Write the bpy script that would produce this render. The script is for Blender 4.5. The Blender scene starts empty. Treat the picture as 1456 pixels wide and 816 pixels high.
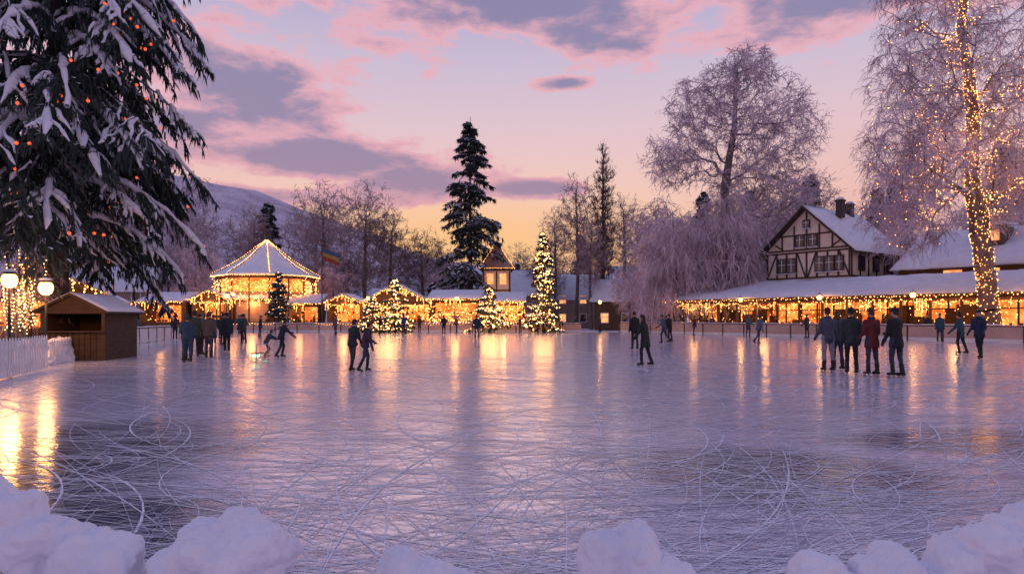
import bpy, math, random
import numpy as np
from mathutils import Vector, Matrix, noise
RNG=np.random.default_rng(7); random.seed(7)
sc=bpy.context.scene
sc.view_settings.view_transform='Standard'; sc.view_settings.look='None'; sc.view_settings.exposure=0
col=sc.collection
def lin(r,g,b):
    f=lambda c:(c/255/12.92) if c/255<=.04045 else ((c/255+.055)/1.055)**2.4
    return (f(r),f(g),f(b),1)
# ------------------------------------------------------------ node helpers
def MN(nt,op,a,b=None,c=None,clamp=False):
    n=nt.nodes.new('ShaderNodeMath'); n.operation=op; n.use_clamp=clamp
    for i,v in enumerate((a,b,c)):
        if v is None: continue
        if isinstance(v,(int,float)): n.inputs[i].default_value=v
        else: nt.links.new(v,n.inputs[i])
    return n.outputs[0]
def MAPR(nt,v,a,b,c=0.,d=1.,smooth=False):
    n=nt.nodes.new('ShaderNodeMapRange'); n.clamp=True
    if smooth: n.interpolation_type='SMOOTHSTEP'
    nt.links.new(v,n.inputs[0])
    for i,x in enumerate((a,b,c,d)): n.inputs[i+1].default_value=x
    return n.outputs[0]
def MIX(nt,f,a,b,mode='MIX'):
    n=nt.nodes.new('ShaderNodeMix'); n.data_type='RGBA'; n.blend_type=mode
    for s,v in ((n.inputs[0],f),(n.inputs[6],a),(n.inputs[7],b)):
        if isinstance(v,(int,float)): s.default_value=v
        elif isinstance(v,tuple): s.default_value=v if len(v)==4 else (*v,1)
        else: nt.links.new(v,s)
    return n.outputs[2]
def NOISE(nt,vec,scale,detail=4,rough=.55,dist=0):
    n=nt.nodes.new('ShaderNodeTexNoise'); n.inputs['Scale'].default_value=scale
    n.inputs['Detail'].default_value=detail; n.inputs['Roughness'].default_value=rough
    n.inputs['Distortion'].default_value=dist
    if vec is not None: nt.links.new(vec,n.inputs['Vector'])
    return n.outputs['Fac']
def OBJC(nt,gen='Object'):
    return nt.nodes.new('ShaderNodeTexCoord').outputs[gen]
def MAPP(nt,vec,scale=(1,1,1),rot=(0,0,0),loc=(0,0,0)):
    n=nt.nodes.new('ShaderNodeMapping'); nt.links.new(vec,n.inputs[0])
    n.inputs['Scale'].default_value=scale; n.inputs['Rotation'].default_value=rot; n.inputs['Location'].default_value=loc
    return n.outputs[0]
def BUMP(nt,h,strength,dist):
    n=nt.nodes.new('ShaderNodeBump'); n.inputs['Strength'].default_value=strength; n.inputs['Distance'].default_value=dist
    nt.links.new(h,n.inputs['Height']); return n.outputs[0]
def newmat(name):
    m=bpy.data.materials.new(name); m.use_nodes=True
    return m,m.node_tree,m.node_tree.nodes['Principled BSDF']
def mat(name,c,c2=None,rough=.7,scale=3,bump=0,bscale=None,metal=0,snow=0,stretch=(1,1,1),spec=.4,det=3):
    m,nt,b=newmat(name); o=MAPP(nt,OBJC(nt),stretch)
    c=(*c,1)[:4]; c2=(*(c2 or tuple(x*.6 for x in c[:3])),1)[:4]
    n=NOISE(nt,o,scale,det,.6)
    colr=MIX(nt,MAPR(nt,n,.35,.65),c,c2)
    if snow:
        g=nt.nodes.new('ShaderNodeNewGeometry'); s=nt.nodes.new('ShaderNodeSeparateXYZ'); nt.links.new(g.outputs['Normal'],s.inputs[0])
        f=MN(nt,'ADD',s.outputs[2],MN(nt,'MULTIPLY',MN(nt,'SUBTRACT',n,.5),1.2))
        colr=MIX(nt,MAPR(nt,f,.5-snow,.8-snow),colr,(.7,.7,.77,1))
    nt.links.new(colr,b.inputs['Base Color']); b.inputs['Roughness'].default_value=rough
    b.inputs['Metallic'].default_value=metal; b.inputs['Specular IOR Level'].default_value=spec
    if bump: nt.links.new(BUMP(nt,NOISE(nt,o,bscale or scale*4,3),bump,.05),b.inputs['Normal'])
    return m
def emat(name,c,s,var=0,scale=1.5):
    m,nt,b=newmat(name); b.inputs['Base Color'].default_value=(*c,1)
    b.inputs['Emission Color'].default_value=(*c,1); b.inputs['Emission Strength'].default_value=s
    if var:
        n=NOISE(nt,OBJC(nt),scale,5,.7); st=MAPR(nt,n,.38,.66,s*(1-var),s*(1+var))
        nt.links.new(st,b.inputs['Emission Strength'])
        nt.links.new(MIX(nt,MAPR(nt,NOISE(nt,OBJC(nt),scale*2.3),.4,.6),(*c,1),(c[0],c[1]*.5,c[2]*.4,1)),b.inputs['Emission Color'])
    m.cycles.emission_sampling='NONE'
    return m
def snowmat(name,c=(.78,.79,.86),big=1.2,fine=30,bd=.03,bs=.5,sss=0):
    m,nt,b=newmat(name); o=OBJC(nt)
    nb_=NOISE(nt,o,big,3)
    colr=MIX(nt,MAPR(nt,nb_,.35,.7),(*c,1),(c[0]*.86,c[1]*.88,c[2]*.93,1))
    nt.links.new(colr,b.inputs['Base Color']); b.inputs['Roughness'].default_value=.65
    nt.links.new(BUMP(nt,NOISE(nt,o,fine*.5,4,.7),bs,bd),b.inputs['Normal'])
    return m
M_snow=snowmat('snow'); M_snowg=snowmat('snow_ground',(.72,.73,.8),.15,4,.2,.5)
M_snown=snowmat('snow_near',(.84,.84,.92),2.5,60,.015,.65,0)
M_wood=mat('wood_brown',(.15,.08,.045),(.08,.045,.027),.75,2,.4,30,stretch=(1,1,8))
M_woodk=mat('kiosk_wood',(.09,.05,.03),(.055,.032,.02),.8,2,.4,30,stretch=(1,1,8))
M_woodt=mat('wood_tan',(.46,.28,.19),(.34,.20,.14),.6,1.5)
M_timber=mat('timber_dark',(.05,.03,.022),(.03,.02,.015),.7,4)
M_plaster=mat('plaster_cream',(.80,.68,.57),(.66,.55,.46),.85,.8,.2,12)
M_white=mat('white_paint',(.8,.8,.83),(.66,.66,.7),.55,2)
M_metal=mat('dark_metal',(.03,.03,.035),(.05,.05,.05),.45,5,metal=.6)
M_steel=mat('steel',(.6,.6,.63),(.4,.4,.42),.25,5,metal=1)
M_glass=mat('window_glass',(.02,.025,.035),(.03,.03,.05),.08,1,spec=.8)
M_bark=mat('bark',(.06,.045,.042),(.035,.026,.025),.9,3,snow=.05)
M_barkf=mat('bark_frosted',(.19,.14,.14),(.10,.073,.073),.9,1.5,.8,10,snow=.35)
M_frost=mat('frosted_twigs',(.82,.68,.76),(.40,.32,.37),.8,.4,det=2)
M_frost2=mat('frosted_twigs_dim',(.52,.39,.42),(.26,.19,.21),.85,.3,det=1)
M_brown=mat('bare_twigs',(.26,.17,.165),(.14,.095,.095),.9,.3,det=1)
M_needle=mat('needles',(.036,.052,.048),(.015,.027,.028),.8,.6,det=1)
M_roofd=mat('roof_tiles',(.09,.06,.055),(.05,.04,.04),.8,6,.4)
M_bulb=emat('warm_bulb',(1,.40,.10),9)
M_bulbt=emat('warm_bulb_tree',(1,.40,.10),8)
M_bulbh=emat('warm_bulb_bright',(1,.47,.14),13)
M_inter=emat('warm_interior',(1,.34,.07),.95,.97,.7)  # interior back walls glow by themselves, lamp light put into the material
M_globe=emat('lamp_globe',(1,.52,.18),4.5)
M_win=emat('warm_window',(1,.5,.18),1.1,.4,2)
M_red=mat('red_goods',(.4,.04,.03)); M_green=mat('green_goods',(.04,.14,.05)); M_orn=emat('ornament_red',(1,.13,.03),1.0)
# ------------------------------------------------------------ mesh helpers
def npmesh(name,chunks,mats,smooth=False,parent=None):
    Vs=[];idx=[];st=[];mi=[];off=0;lo=0
    for V,F,k in chunks:
        V=np.asarray(V,float).reshape(-1,3); F=np.asarray(F,int)
        if len(F)==0: continue
        Vs.append(V); idx.append((F+off).ravel()); n=F.shape[1]
        st.append(lo+np.arange(len(F))*n); lo+=F.size; off+=len(V); mi.append(np.full(len(F),k))
    me=bpy.data.meshes.new(name); V=np.concatenate(Vs); idx=np.concatenate(idx); st=np.concatenate(st); mi=np.concatenate(mi)
    me.vertices.add(len(V)); me.vertices.foreach_set('co',V.ravel())
    me.loops.add(len(idx)); me.loops.foreach_set('vertex_index',idx)
    me.polygons.add(len(st)); me.polygons.foreach_set('loop_start',st)
    for m in mats: me.materials.append(m)
    me.polygons.foreach_set('material_index',mi)
    me.update(calc_edges=True)
    me.polygons.foreach_set('use_smooth',np.full(len(st),bool(smooth)))
    o=bpy.data.objects.new(name,me); col.objects.link(o)
    if parent: o.parent=parent
    return o
def empty(name,loc=(0,0,0),rz=0):
    e=bpy.data.objects.new(name,None); col.objects.link(e); e.location=loc; e.rotation_euler=(0,0,rz); e.empty_display_size=.3
    return e
def nrm(a): return a/np.maximum(np.linalg.norm(a,axis=-1,keepdims=True),1e-9)
def ribbons(P,D,L,W,droop=0.,flat=False):
    n=len(P); D=nrm(D); L=np.broadcast_to(L,(n,)).reshape(n,1); W=np.broadcast_to(W,(n,)).reshape(n,1)
    S=nrm(np.cross(D,np.array([0,0,1.])+ (0 if flat else 1)*RNG.normal(size=(n,3))))
    z=np.array([0,0,1.])
    mid=P+D*L*.5-z*droop*L*.15; tip=P+D*L-z*droop*L*.5
    V=np.stack([P-S*W*.5,P+S*W*.5,mid-S*W*.45,mid+S*W*.45,tip],1)
    b=(np.arange(n)*5)[:,None]
    F=np.concatenate([b+np.array([[0,1,3]]),b+np.array([[0,3,2]]),b+np.array([[2,3,4]])])
    return V.reshape(-1,3),F
def octas(P,r):
    P=np.asarray(P,float).reshape(-1,3); n=len(P); r=np.broadcast_to(r,(n,)).reshape(n,1,1)
    o=np.array([[1,0,0],[-1,0,0],[0,1,0],[0,-1,0],[0,0,1],[0,0,-1]],float)
    V=P[:,None,:]+o[None]*r
    f=np.array([[0,2,4],[2,1,4],[1,3,4],[3,0,4],[2,0,5],[1,2,5],[3,1,5],[0,3,5]])
    F=(np.arange(n)*6)[:,None,None]+f[None]
    return V.reshape(-1,3),F.reshape(-1,3)
def segs(A,B,ra,rb,k=5):
    n=len(A); D=nrm(B-A); h=np.where(np.abs(D[:,2:3])>.9,np.array([[1.,0,0]]),np.array([[0,0,1.]]))
    X=nrm(np.cross(D,h)); Y=np.cross(D,X)
    a=np.arange(k)/k*2*np.pi
    R=np.cos(a)[None,:,None]*X[:,None]+np.sin(a)[None,:,None]*Y[:,None]
    V=np.concatenate([A[:,None]+R*np.reshape(ra,(n,1,1)),B[:,None]+R*np.reshape(rb,(n,1,1))],1)
    i=np.arange(k); j=(i+1)%k
    f=np.stack([i,j,j+k,i+k],1)
    F=(np.arange(n)*2*k)[:,None,None]+f[None]
    return V.reshape(-1,3),F.reshape(-1,4)
class MB:
    def __init__(s,T=None): s.v=[];s.f=[];s.m=[];s.T=T or Matrix()
    def add(s,V,F,m):
        o=len(s.v); s.v+= [tuple(s.T@Vector(p)) for p in V]; s.f+=[tuple(i+o for i in f) for f in F]; s.m+=[m]*len(F)
    def box(s,c,d,m,rz=0,top=1.):
        hx,hy,hz=d[0]/2,d[1]/2,d[2]/2; R=Matrix.Rotation(rz,3,'Z'); V=[]
        for z,k in ((-hz,1),(hz,top)):
            for x,y in ((-hx,-hy),(hx,-hy),(hx,hy),(-hx,hy)):
                V.append(Vector(c)+R@Vector((x*k,y*k,z)))
        s.add(V,[(0,3,2,1),(4,5,6,7),(0,1,5,4),(1,2,6,5),(2,3,7,6),(3,0,4,7)],m)
    def beam(s,a,b,w,d,m,up=(0,0,1)):
        a=Vector(a);b=Vector(b);t=(b-a).normalized();u=Vector(up)
        if abs(t.dot(u))>.95:u=Vector((0,1,0))
        x=t.cross(u).normalized()*w/2; y=x.cross(t).normalized()*d/2
        V=[a-x-y,a+x-y,a+x+y,a-x+y,b-x-y,b+x-y,b+x+y,b-x+y]
        s.add(V,[(0,1,2,3),(4,7,6,5),(0,4,5,1),(1,5,6,2),(2,6,7,3),(3,7,4,0)],m)
    def loft(s,rings,m,cap=True):
        k=len(rings[0]); V=[p for r in rings for p in r]; F=[]
        for i in range(len(rings)-1):
            for j in range(k):
                F.append((i*k+j,i*k+(j+1)%k,(i+1)*k+(j+1)%k,(i+1)*k+j))
        if cap: F.append(tuple(range(k))[::-1]); F.append(tuple((len(rings)-1)*k+j for j in range(k)))
        s.add(V,F,m)
    def tube(s,pts,rad,m,k=8,cap=True):
        rings=[];n=len(pts);P=[Vector(p) for p in pts]
        X=None
        for i in range(n):
            t=(P[min(i+1,n-1)]-P[max(i-1,0)]).normalized()
            if X is None:
                h=Vector((1,0,0)) if abs(t.z)>.8 else Vector((0,0,1)); X=t.cross(h).normalized()
            X=(X-t*X.dot(t)).normalized(); Y=t.cross(X)
            rings.append([P[i]+(X*math.cos(a)+Y*math.sin(a))*rad[i] for a in (j/k*2*math.pi for j in range(k))])
        s.loft(rings,m,cap)
    def caps(s,a,b,ra,rb,m,k=10):
        a=Vector(a);b=Vector(b);t=(b-a).normalized()
        if (b-a).length<1e-5:t=Vector((0,0,1))
        pts=[];r=[]
        for q in (85,55,25,0): pts.append(a-t*ra*math.sin(math.radians(q))); r.append(ra*math.cos(math.radians(q)))
        for q in (0,25,55,85): pts.append(b+t*rb*math.sin(math.radians(q))); r.append(rb*math.cos(math.radians(q)))
        s.tube(pts,r,m,k)
    def ball(s,c,r,m,k=10,n=7):
        if isinstance(r,(int,float)): r=(r,r,r)
        s.loft([[Vector((c[0]+r[0]*math.sin(q)*math.cos(a),c[1]+r[1]*math.sin(q)*math.sin(a),c[2]-r[2]*math.cos(q))) for a in (j/k*2*math.pi for j in range(k))] for q in (math.pi*(.03+.94*i/n) for i in range(n+1))],m)
    def slab(s,p00,p10,p11,p01,th,m,nx=20,ny=6,amp=.06,fr=.9):
        p=[Vector(q) for q in (p00,p10,p11,p01)]; top=[];bot=[]
        for j in range(ny+1):
            for i in range(nx+1):
                u=i/nx;v=j/ny; q=(p[0]*(1-u)+p[1]*u)*(1-v)+(p[3]*(1-u)+p[2]*u)*v
                e=min(1,min(u*nx,nx-i,j,ny-j)/1.); w=noise.noise(q*fr)+.5*noise.noise(q*fr*3)
                edge=(1 if e>=1 else .35)
                if j==0: q=q+(p[0]-p[3]).normalized()*(.12*noise.noise(q*1.7))
                bot.append(q); top.append(q+Vector((0,0,max(.02,th*edge+amp*w*edge))))
        n=nx+1; N=len(top); F=[]
        for j in range(ny):
            for i in range(nx):
                a=j*n+i; F.append((a,a+1,a+n+1,a+n)); F.append((N+a,N+a+n,N+a+n+1,N+a+1))
        for i in range(nx): F.append((i,N+i,N+i+1,i+1)); a=ny*n+i; F.append((a,a+1,N+a+1,N+a))
        for j in range(ny): a=j*n; F.append((a,a+n,N+a+n,N+a)); a=j*n+nx; F.append((a,N+a,N+a+n,a+n))
        s.add(top+bot,F,m)
    def obj(s,name,mats,parent=None,smooth=False):
        me=bpy.data.meshes.new(name); me.from_pydata(s.v,[],s.f)
        for m in mats: me.materials.append(m)
        me.polygons.foreach_set('material_index',s.m)
        if smooth: me.polygons.foreach_set('use_smooth',[True]*len(s.f))
        me.update(); o=bpy.data.objects.new(name,me); col.objects.link(o)
        if parent:o.parent=parent
        return o
def remeshed(mb,voxel,sm=2,disp=0,seed=0):
    o=mb.obj('tmp',[]); r=o.modifiers.new('r','REMESH'); r.mode='VOXEL'; r.voxel_size=voxel
    if sm: q=o.modifiers.new('s','SMOOTH'); q.factor=.5; q.iterations=sm
    dg=bpy.context.evaluated_depsgraph_get(); ev=o.evaluated_get(dg); me=ev.to_mesh()
    V=[v.co.copy() for v in me.vertices]; F=[tuple(p.vertices) for p in me.polygons]; Nn=[v.normal.copy() for v in me.vertices]
    ev.to_mesh_clear(); me0=o.data; bpy.data.objects.remove(o); bpy.data.meshes.remove(me0)
    return V,F,Nn
def plight(name,loc,e,parent=None,c=(1,.43,.14),r=.2):
    l=bpy.data.lights.new(name,'POINT'); l.energy=e; l.color=c; l.shadow_soft_size=r
    o=bpy.data.objects.new(name,l); col.objects.link(o); o.location=loc
    if parent:o.parent=parent
    return o
def strpts(a,b,n,sag=.0,jit=.02):
    a=np.array(a,float);b=np.array(b,float);t=np.linspace(0,1,n)[:,None]
    P=a*(1-t)+b*t; P[:,2]-=sag*4*(t[:,0]*(1-t[:,0])); return P+RNG.normal(size=P.shape)*jit
# ------------------------------------------------------------ WORLD
w=bpy.data.worlds.new('World'); sc.world=w; w.use_nodes=True; nt=w.node_tree; nt.nodes.clear()
out=nt.nodes.new('ShaderNodeOutputWorld'); bg=nt.nodes.new('ShaderNodeBackground'); nt.links.new(bg.outputs[0],out.inputs[0])
sp=nt.nodes.new('ShaderNodeSeparateXYZ'); nt.links.new(OBJC(nt,'Generated'),sp.inputs[0])
az=MN(nt,'ARCTAN2',sp.outputs[0],sp.outputs[1]); el=MN(nt,'ARCSINE',sp.outputs[2])
rp=nt.nodes.new('ShaderNodeValToRGB'); nt.links.new(MAPR(nt,el,0,.7),rp.inputs[0])
st=[(0,lin(240,162,128)),(.13,lin(248,190,154)),(.24,lin(245,202,186)),(.36,lin(230,198,204)),(.5,lin(205,190,212)),(.64,lin(176,170,206)),(1,lin(136,142,190))]
rp.color_ramp.elements[0].position=0; rp.color_ramp.elements[0].color=st[0][1]
rp.color_ramp.elements[1].position=1; rp.color_ramp.elements[1].color=st[-1][1]
for p,c in st[1:-1]: e=rp.color_ramp.elements.new(p); e.color=c
lowm=MAPR(nt,el,.02,.34,1,0,True)
side=MN(nt,'MULTIPLY',MAPR(nt,MN(nt,'ABSOLUTE',MN(nt,'ADD',az,.06)),.12,.75,0,1,True),lowm)
skyc=MIX(nt,MN(nt,'MULTIPLY',side,.8),rp.outputs[0],lin(218,162,176))
gl=MN(nt,'POWER',2.718,MN(nt,'MULTIPLY',MN(nt,'ADD',MN(nt,'POWER',MN(nt,'DIVIDE',MN(nt,'ADD',az,.06),.24),2),MN(nt,'POWER',MN(nt,'DIVIDE',MN(nt,'SUBTRACT',el,.1),.07),2)),-1))
skyc=MIX(nt,MN(nt,'MULTIPLY',gl,.75),skyc,lin(255,200,130))
cb=nt.nodes.new('ShaderNodeCombineXYZ'); nt.links.new(az,cb.inputs[0]); nt.links.new(MN(nt,'MULTIPLY',el,2.5),cb.inputs[1])
n1=NOISE(nt,cb.outputs[0],6.0,8,.60,.12)
blobs=[(.09,.455,.42,.10),(-.37,.305,.17,.075),(-.46,.25,.12,.04),(-.28,.22,.25,.030),(-.40,.165,.18,.018),(-.13,.20,.12,.035),(.015,.187,.11,.016),(.08,.33,.05,.012),(.50,.40,.28,.05),(-.9,.3,.3,.08),(1.0,.35,.3,.08),(0,.9,.6,.12)]
acc=None
for a,b,sa,sb in blobs:
    e=MN(nt,'ADD',MN(nt,'POWER',MN(nt,'DIVIDE',MN(nt,'SUBTRACT',az,a),sa),2),MN(nt,'POWER',MN(nt,'DIVIDE',MN(nt,'SUBTRACT',el,b),sb),2))
    acc=e if acc is None else MN(nt,'MINIMUM',acc,e)
acc=MN(nt,'SUBTRACT',1.12,MN(nt,'SQRT',acc))
acc=MN(nt,'MAXIMUM',acc,-1.2)
dens=MN(nt,'ADD',MN(nt,'MULTIPLY',acc,2.3),MN(nt,'MULTIPLY',MN(nt,'SUBTRACT',n1,.5),7.5))
cov=MAPR(nt,dens,-.1,.7,0,1,True)
core=MAPR(nt,dens,.4,1.9,0,1,True)
cc=MIX(nt,core,lin(236,176,188),lin(138,130,166))
cc=MIX(nt,MN(nt,'MULTIPLY',lowm,.55),cc,lin(186,130,152))
skyc=MIX(nt,MN(nt,'MULTIPLY',cov,.88),skyc,cc)
skyc=MIX(nt,MAPR(nt,sp.outputs[2],-.06,0,1,0),skyc,lin(120,115,140))
nt.links.new(skyc,bg.inputs[0]); bg.inputs[1].default_value=1.0
sd=bpy.data.lights.new('sun','SUN'); sd.energy=.22; sd.angle=math.radians(30); sd.color=(1,.60,.48)
so=bpy.data.objects.new('sun',sd); col.objects.link(so); so.rotation_euler=Vector((.1,-1,-.2)).to_track_quat('-Z','Y').to_euler()
# ------------------------------------------------------------ CAMERA
cd=bpy.data.cameras.new('camera'); cam=bpy.data.objects.new('camera',cd); col.objects.link(cam); sc.camera=cam
cam.location=(0,0,1.5); cam.rotation_euler=(math.pi/2,0,0); cd.lens=24; cd.sensor_width=36; cd.shift_y=.0302; cd.clip_end=5000; cd.clip_start=.05
# ------------------------------------------------------------ GROUND / ICE
g=MB(); g.add([(-3000,-500,-.04),(3000,-500,-.04),(3000,3500,-.04),(-3000,3500,-.04)],[(0,1,2,3)],0); g.obj('snowy_ground',[M_snowg])
RINK=[(-7.5,2.6),(9,2.6),(42,14),(36,30.5),(30,40),(11,70.5),(-29,70.5),(-24,48),(-20.7,36),(-18,30),(-14.8,21.4),(-13.9,19.8),(-12.6,16.5),(-9.5,8)]
m,nt,b=newmat('ice'); o=OBJC(nt)
big=NOISE(nt,MAPP(nt,o,(.14,.30,1)),1.,6,.65,.3)
sx=nt.nodes.new('ShaderNodeSeparateXYZ'); nt.links.new(o,sx.inputs[0])
far=MAPR(nt,sx.outputs[1],5,24)
clr=None
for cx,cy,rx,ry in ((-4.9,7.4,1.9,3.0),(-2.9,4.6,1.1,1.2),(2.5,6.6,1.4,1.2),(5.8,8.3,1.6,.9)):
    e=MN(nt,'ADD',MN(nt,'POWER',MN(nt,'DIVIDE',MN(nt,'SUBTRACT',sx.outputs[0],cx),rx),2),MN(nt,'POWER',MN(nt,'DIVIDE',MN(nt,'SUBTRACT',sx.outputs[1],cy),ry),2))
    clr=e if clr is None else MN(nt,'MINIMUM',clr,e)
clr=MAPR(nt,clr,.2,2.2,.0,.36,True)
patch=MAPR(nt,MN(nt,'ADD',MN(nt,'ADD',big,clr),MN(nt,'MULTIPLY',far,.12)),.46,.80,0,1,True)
scr=None
for i,(r,sy,th) in enumerate([(.15,1.3,.61),(-.4,1.0,.62),(.9,1.0,.64)]):
    wv=nt.nodes.new('ShaderNodeVectorMath'); wv.operation='ADD'
    nn=nt.nodes.new('ShaderNodeTexNoise'); nn.inputs['Scale'].default_value=.16; nn.inputs['Detail'].default_value=1; nt.links.new(o,nn.inputs['Vector'])
    sv=nt.nodes.new('ShaderNodeVectorMath'); sv.operation='SCALE'; nt.links.new(nn.outputs['Color'],sv.inputs[0]); sv.inputs['Scale'].default_value=4+i
    nt.links.new(o,wv.inputs[0]); nt.links.new(sv.outputs[0],wv.inputs[1])
    q=NOISE(nt,MAPP(nt,wv.outputs[0],(sy*.6,30+6*i,1),(0,0,r),(i*7,i*3,0)),1,3,.6)
    q=MAPR(nt,q,th-.03,th+.07); scr=q if scr is None else MN(nt,'MAXIMUM',scr,q)
speck=MAPR(nt,NOISE(nt,o,48,2,.7),.58,.75)
fine=NOISE(nt,o,7,5,.75)
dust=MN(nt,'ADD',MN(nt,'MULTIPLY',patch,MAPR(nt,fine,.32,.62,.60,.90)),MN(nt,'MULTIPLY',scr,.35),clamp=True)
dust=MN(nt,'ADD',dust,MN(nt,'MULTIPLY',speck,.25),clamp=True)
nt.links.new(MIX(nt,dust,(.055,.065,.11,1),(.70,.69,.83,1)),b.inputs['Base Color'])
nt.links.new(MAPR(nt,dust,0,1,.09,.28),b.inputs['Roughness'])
b.inputs['Specular IOR Level'].default_value=.9; b.inputs['IOR'].default_value=1.45
b.inputs['Coat Weight'].default_value=.6; b.inputs['Coat Roughness'].default_value=.12; b.inputs['Coat IOR'].default_value=1.45
hb=NOISE(nt,MAPP(nt,o,(1.0,1.6,1)),2.4,5,.65)
bn=BUMP(nt,hb,.36,.02); nt.links.new(bn,b.inputs['Normal']); nt.links.new(bn,b.inputs['Coat Normal'])
M_ice=m
g=MB(); g.add([(x,y,0) for x,y in RINK]+[(x,y,-.2) for x,y in RINK],[tuple(range(len(RINK)))]+[(i,i+len(RINK),(i+1)%len(RINK)+len(RINK),(i+1)%len(RINK)) for i in range(len(RINK))],0)
g.obj('ice_rink',[M_ice])
# skate marks
M_mark=mat('ice_shavings',(.92,.92,.97),(.74,.75,.85),.6,8)
M_mark2=mat('ice_shavings_faint',(.56,.57,.70),(.26,.28,.40),.3,6)
V=[];F=[];mi=[];cnt=0
def arc(x,y,h,R,L,w,mt):
    global cnt
    n=max(8,int(L*3.5)); z=.0015+cnt*.0000012; cnt+=1; o0=len(V); kk=1/R; dk=random.uniform(-.25,.25)*kk
    for i in range(n+1):
        ww=w*math.sin(math.pi*(.04+.92*i/n))**.5*(.6+.7*random.random())*.5
        V.append((x-math.sin(h)*ww,y+math.cos(h)*ww,z));V.append((x+math.sin(h)*ww,y-math.cos(h)*ww,z))
        x+=math.cos(h)*L/n;y+=math.sin(h)*L/n;h+=(kk+dk*i/n*4)*L/n
        if i<n: a=o0+2*i; F.append((a,a+1,a+3,a+2)); mi.append(mt)
for i in range(4200):
    y=3.2+22*random.random()**1.9; x=random.uniform(-.85,.85)*y*.98+random.uniform(-2,2)
    h=random.gauss(0,.4) if random.random()<.72 else random.uniform(0,math.pi)
    R=random.choice((-1,1))*random.choice((random.uniform(3,8),random.uniform(8,30),random.uniform(15,80)))
    q=random.random(); strong=q<.25
    arc(x,y,h,R,random.uniform(1.0,7.5)*(.6+y/20),(random.uniform(.005,.014) if strong else random.uniform(.002,.007))*(1+y/14),0 if strong or q<.55 else 1)
for c in ((2.6,6.6,1.5),(2.3,7.2,1.1),(-2.8,5.4,1.),(3.3,6.9,2.2),(.2,9.5,1.8),(-4.5,7.5,1.6),(6,9,2)):
    for i in range(16):
        arc(c[0]+random.uniform(-.5,.5),c[1]-c[2]+random.uniform(-.4,.4),random.uniform(-.2,6),c[2]*random.uniform(.6,1.3),random.uniform(2,7),random.uniform(.004,.012),i%3==0)
npmesh('skate_marks',[(V,F,0)],[M_mark,M_mark2]).data.polygons.foreach_set('material_index',mi)
# near snow lumps
def lump(name,balls,vox=.025,amp=.035,mt=M_snown,sm=2):
    b_=MB(); 
    for c,r in balls:
        b_.ball(c,r,0,14,9)
    V,F,N=remeshed(b_,vox,sm)
    V=[v+n*(amp*noise.noise(v*5)+amp*.7*noise.noise(v*12)+amp*.35*noise.noise(v*30)) for v,n in zip(V,N)]
    o=MB(); o.add(V,F,0); return o.obj(name,[mt],smooth=True)
def chunk(x0,x1,top,y=3.5,peak=.5):
    c=[];n=max(3,int((x1-x0)/.12)); 
    for i in range(n):
        t=(i+.5)/n; x=x0+(x1-x0)*t; hgt=top*(1.04-.5*abs(t-peak)/max(peak,1-peak))*random.uniform(.86,1.02)
        r=(x1-x0)/n*.72+random.uniform(0,.03)
        z=0
        while z<hgt-r*.5:
            c.append(((x+random.uniform(-.04,.04),y+random.uniform(-.1,.1),min(z,hgt-r)),(r*random.uniform(.85,1.25),r*1.3,r*random.uniform(.8,1.1)))); z+=r*.7
        c.append(((x,y+random.uniform(-.05,.05),hgt-r*.8),(r,r*1.2,r*.8)))
    return c
for x0,x1,tp,y,pk in [(-2.95,-1.93,.72,3.45,.25),(-1.80,-1.22,.55,3.5,.6),(-.74,-.26,.32,3.5,.5),(.42,.84,.49,3.5,.35),(1.37,1.76,.31,3.5,.5),(1.8,2.16,.37,3.5,.4),(2.2,3.0,.69,3.5,.85)]:
    lump('snow_lump',chunk(x0,x1,tp,y,pk),.016,.042,sm=9)
lump('snow_bank',[((x,3.2+.1*math.sin(x*2),-.05),(.4,.35,random.uniform(.12,.2))) for x in np.arange(-4.5,5,.3)],.04,.03)
# ------------------------------------------------------------ TREES
def grow(att,trunk,r0,seg=.9,w=.25,jit=.10,tip=.012,ex=2.2,arch=.04):
    N=[np.array(p,float) for p in trunk]; par=[-1]+list(range(len(trunk)-1)); pl=[0.]
    for i in range(1,len(trunk)): pl.append(pl[-1]+np.linalg.norm(N[i]-N[i-1])*.55)
    tr=np.array(trunk); att=sorted(att,key=lambda p:np.min(np.linalg.norm(tr-p,axis=1)))
    A=np.zeros((20000,3));A[:len(N)]=tr;PL=np.zeros(20000);PL[:len(N)]=pl;n=len(N); lo=len(trunk)//5
    for p in att:
        d=np.linalg.norm(A[lo:n]-p,axis=1); j=lo+int(np.argmin(d+w*PL[lo:n]+.35*np.maximum(0,A[lo:n,2]-p[2]+.0)))
        L=np.linalg.norm(p-A[j]); k=max(1,int(L/seg)); prev=j; a=A[j].copy()
        for i in range(1,k+1):
            t=i/k; q=a*(1-t)+p*t+RNG.normal(size=3)*jit*seg; q[2]+=arch*L*math.sin(math.pi*t)
            A[n]=q;PL[n]=PL[prev]+L/k;par.append(prev);prev=n;n+=1
            if n>19990:break
        if n>19900:break
    A=A[:n];par=np.array(par); acc=np.zeros(n)
    for i in range(n-1,0,-1):
        if acc[i]==0: acc[i]=tip**ex
        acc[par[i]]+=acc[i]
    R=acc**(1/ex)
    R=tip*(np.maximum(R,tip)/tip)**(math.log(r0*.9/tip)/math.log(R[0]/tip))
    T=len(trunk); R[:T]=np.maximum(R[:T],np.linspace(r0,r0*.25,T))
    R[0]*=1.3
    return A,par,R
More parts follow.
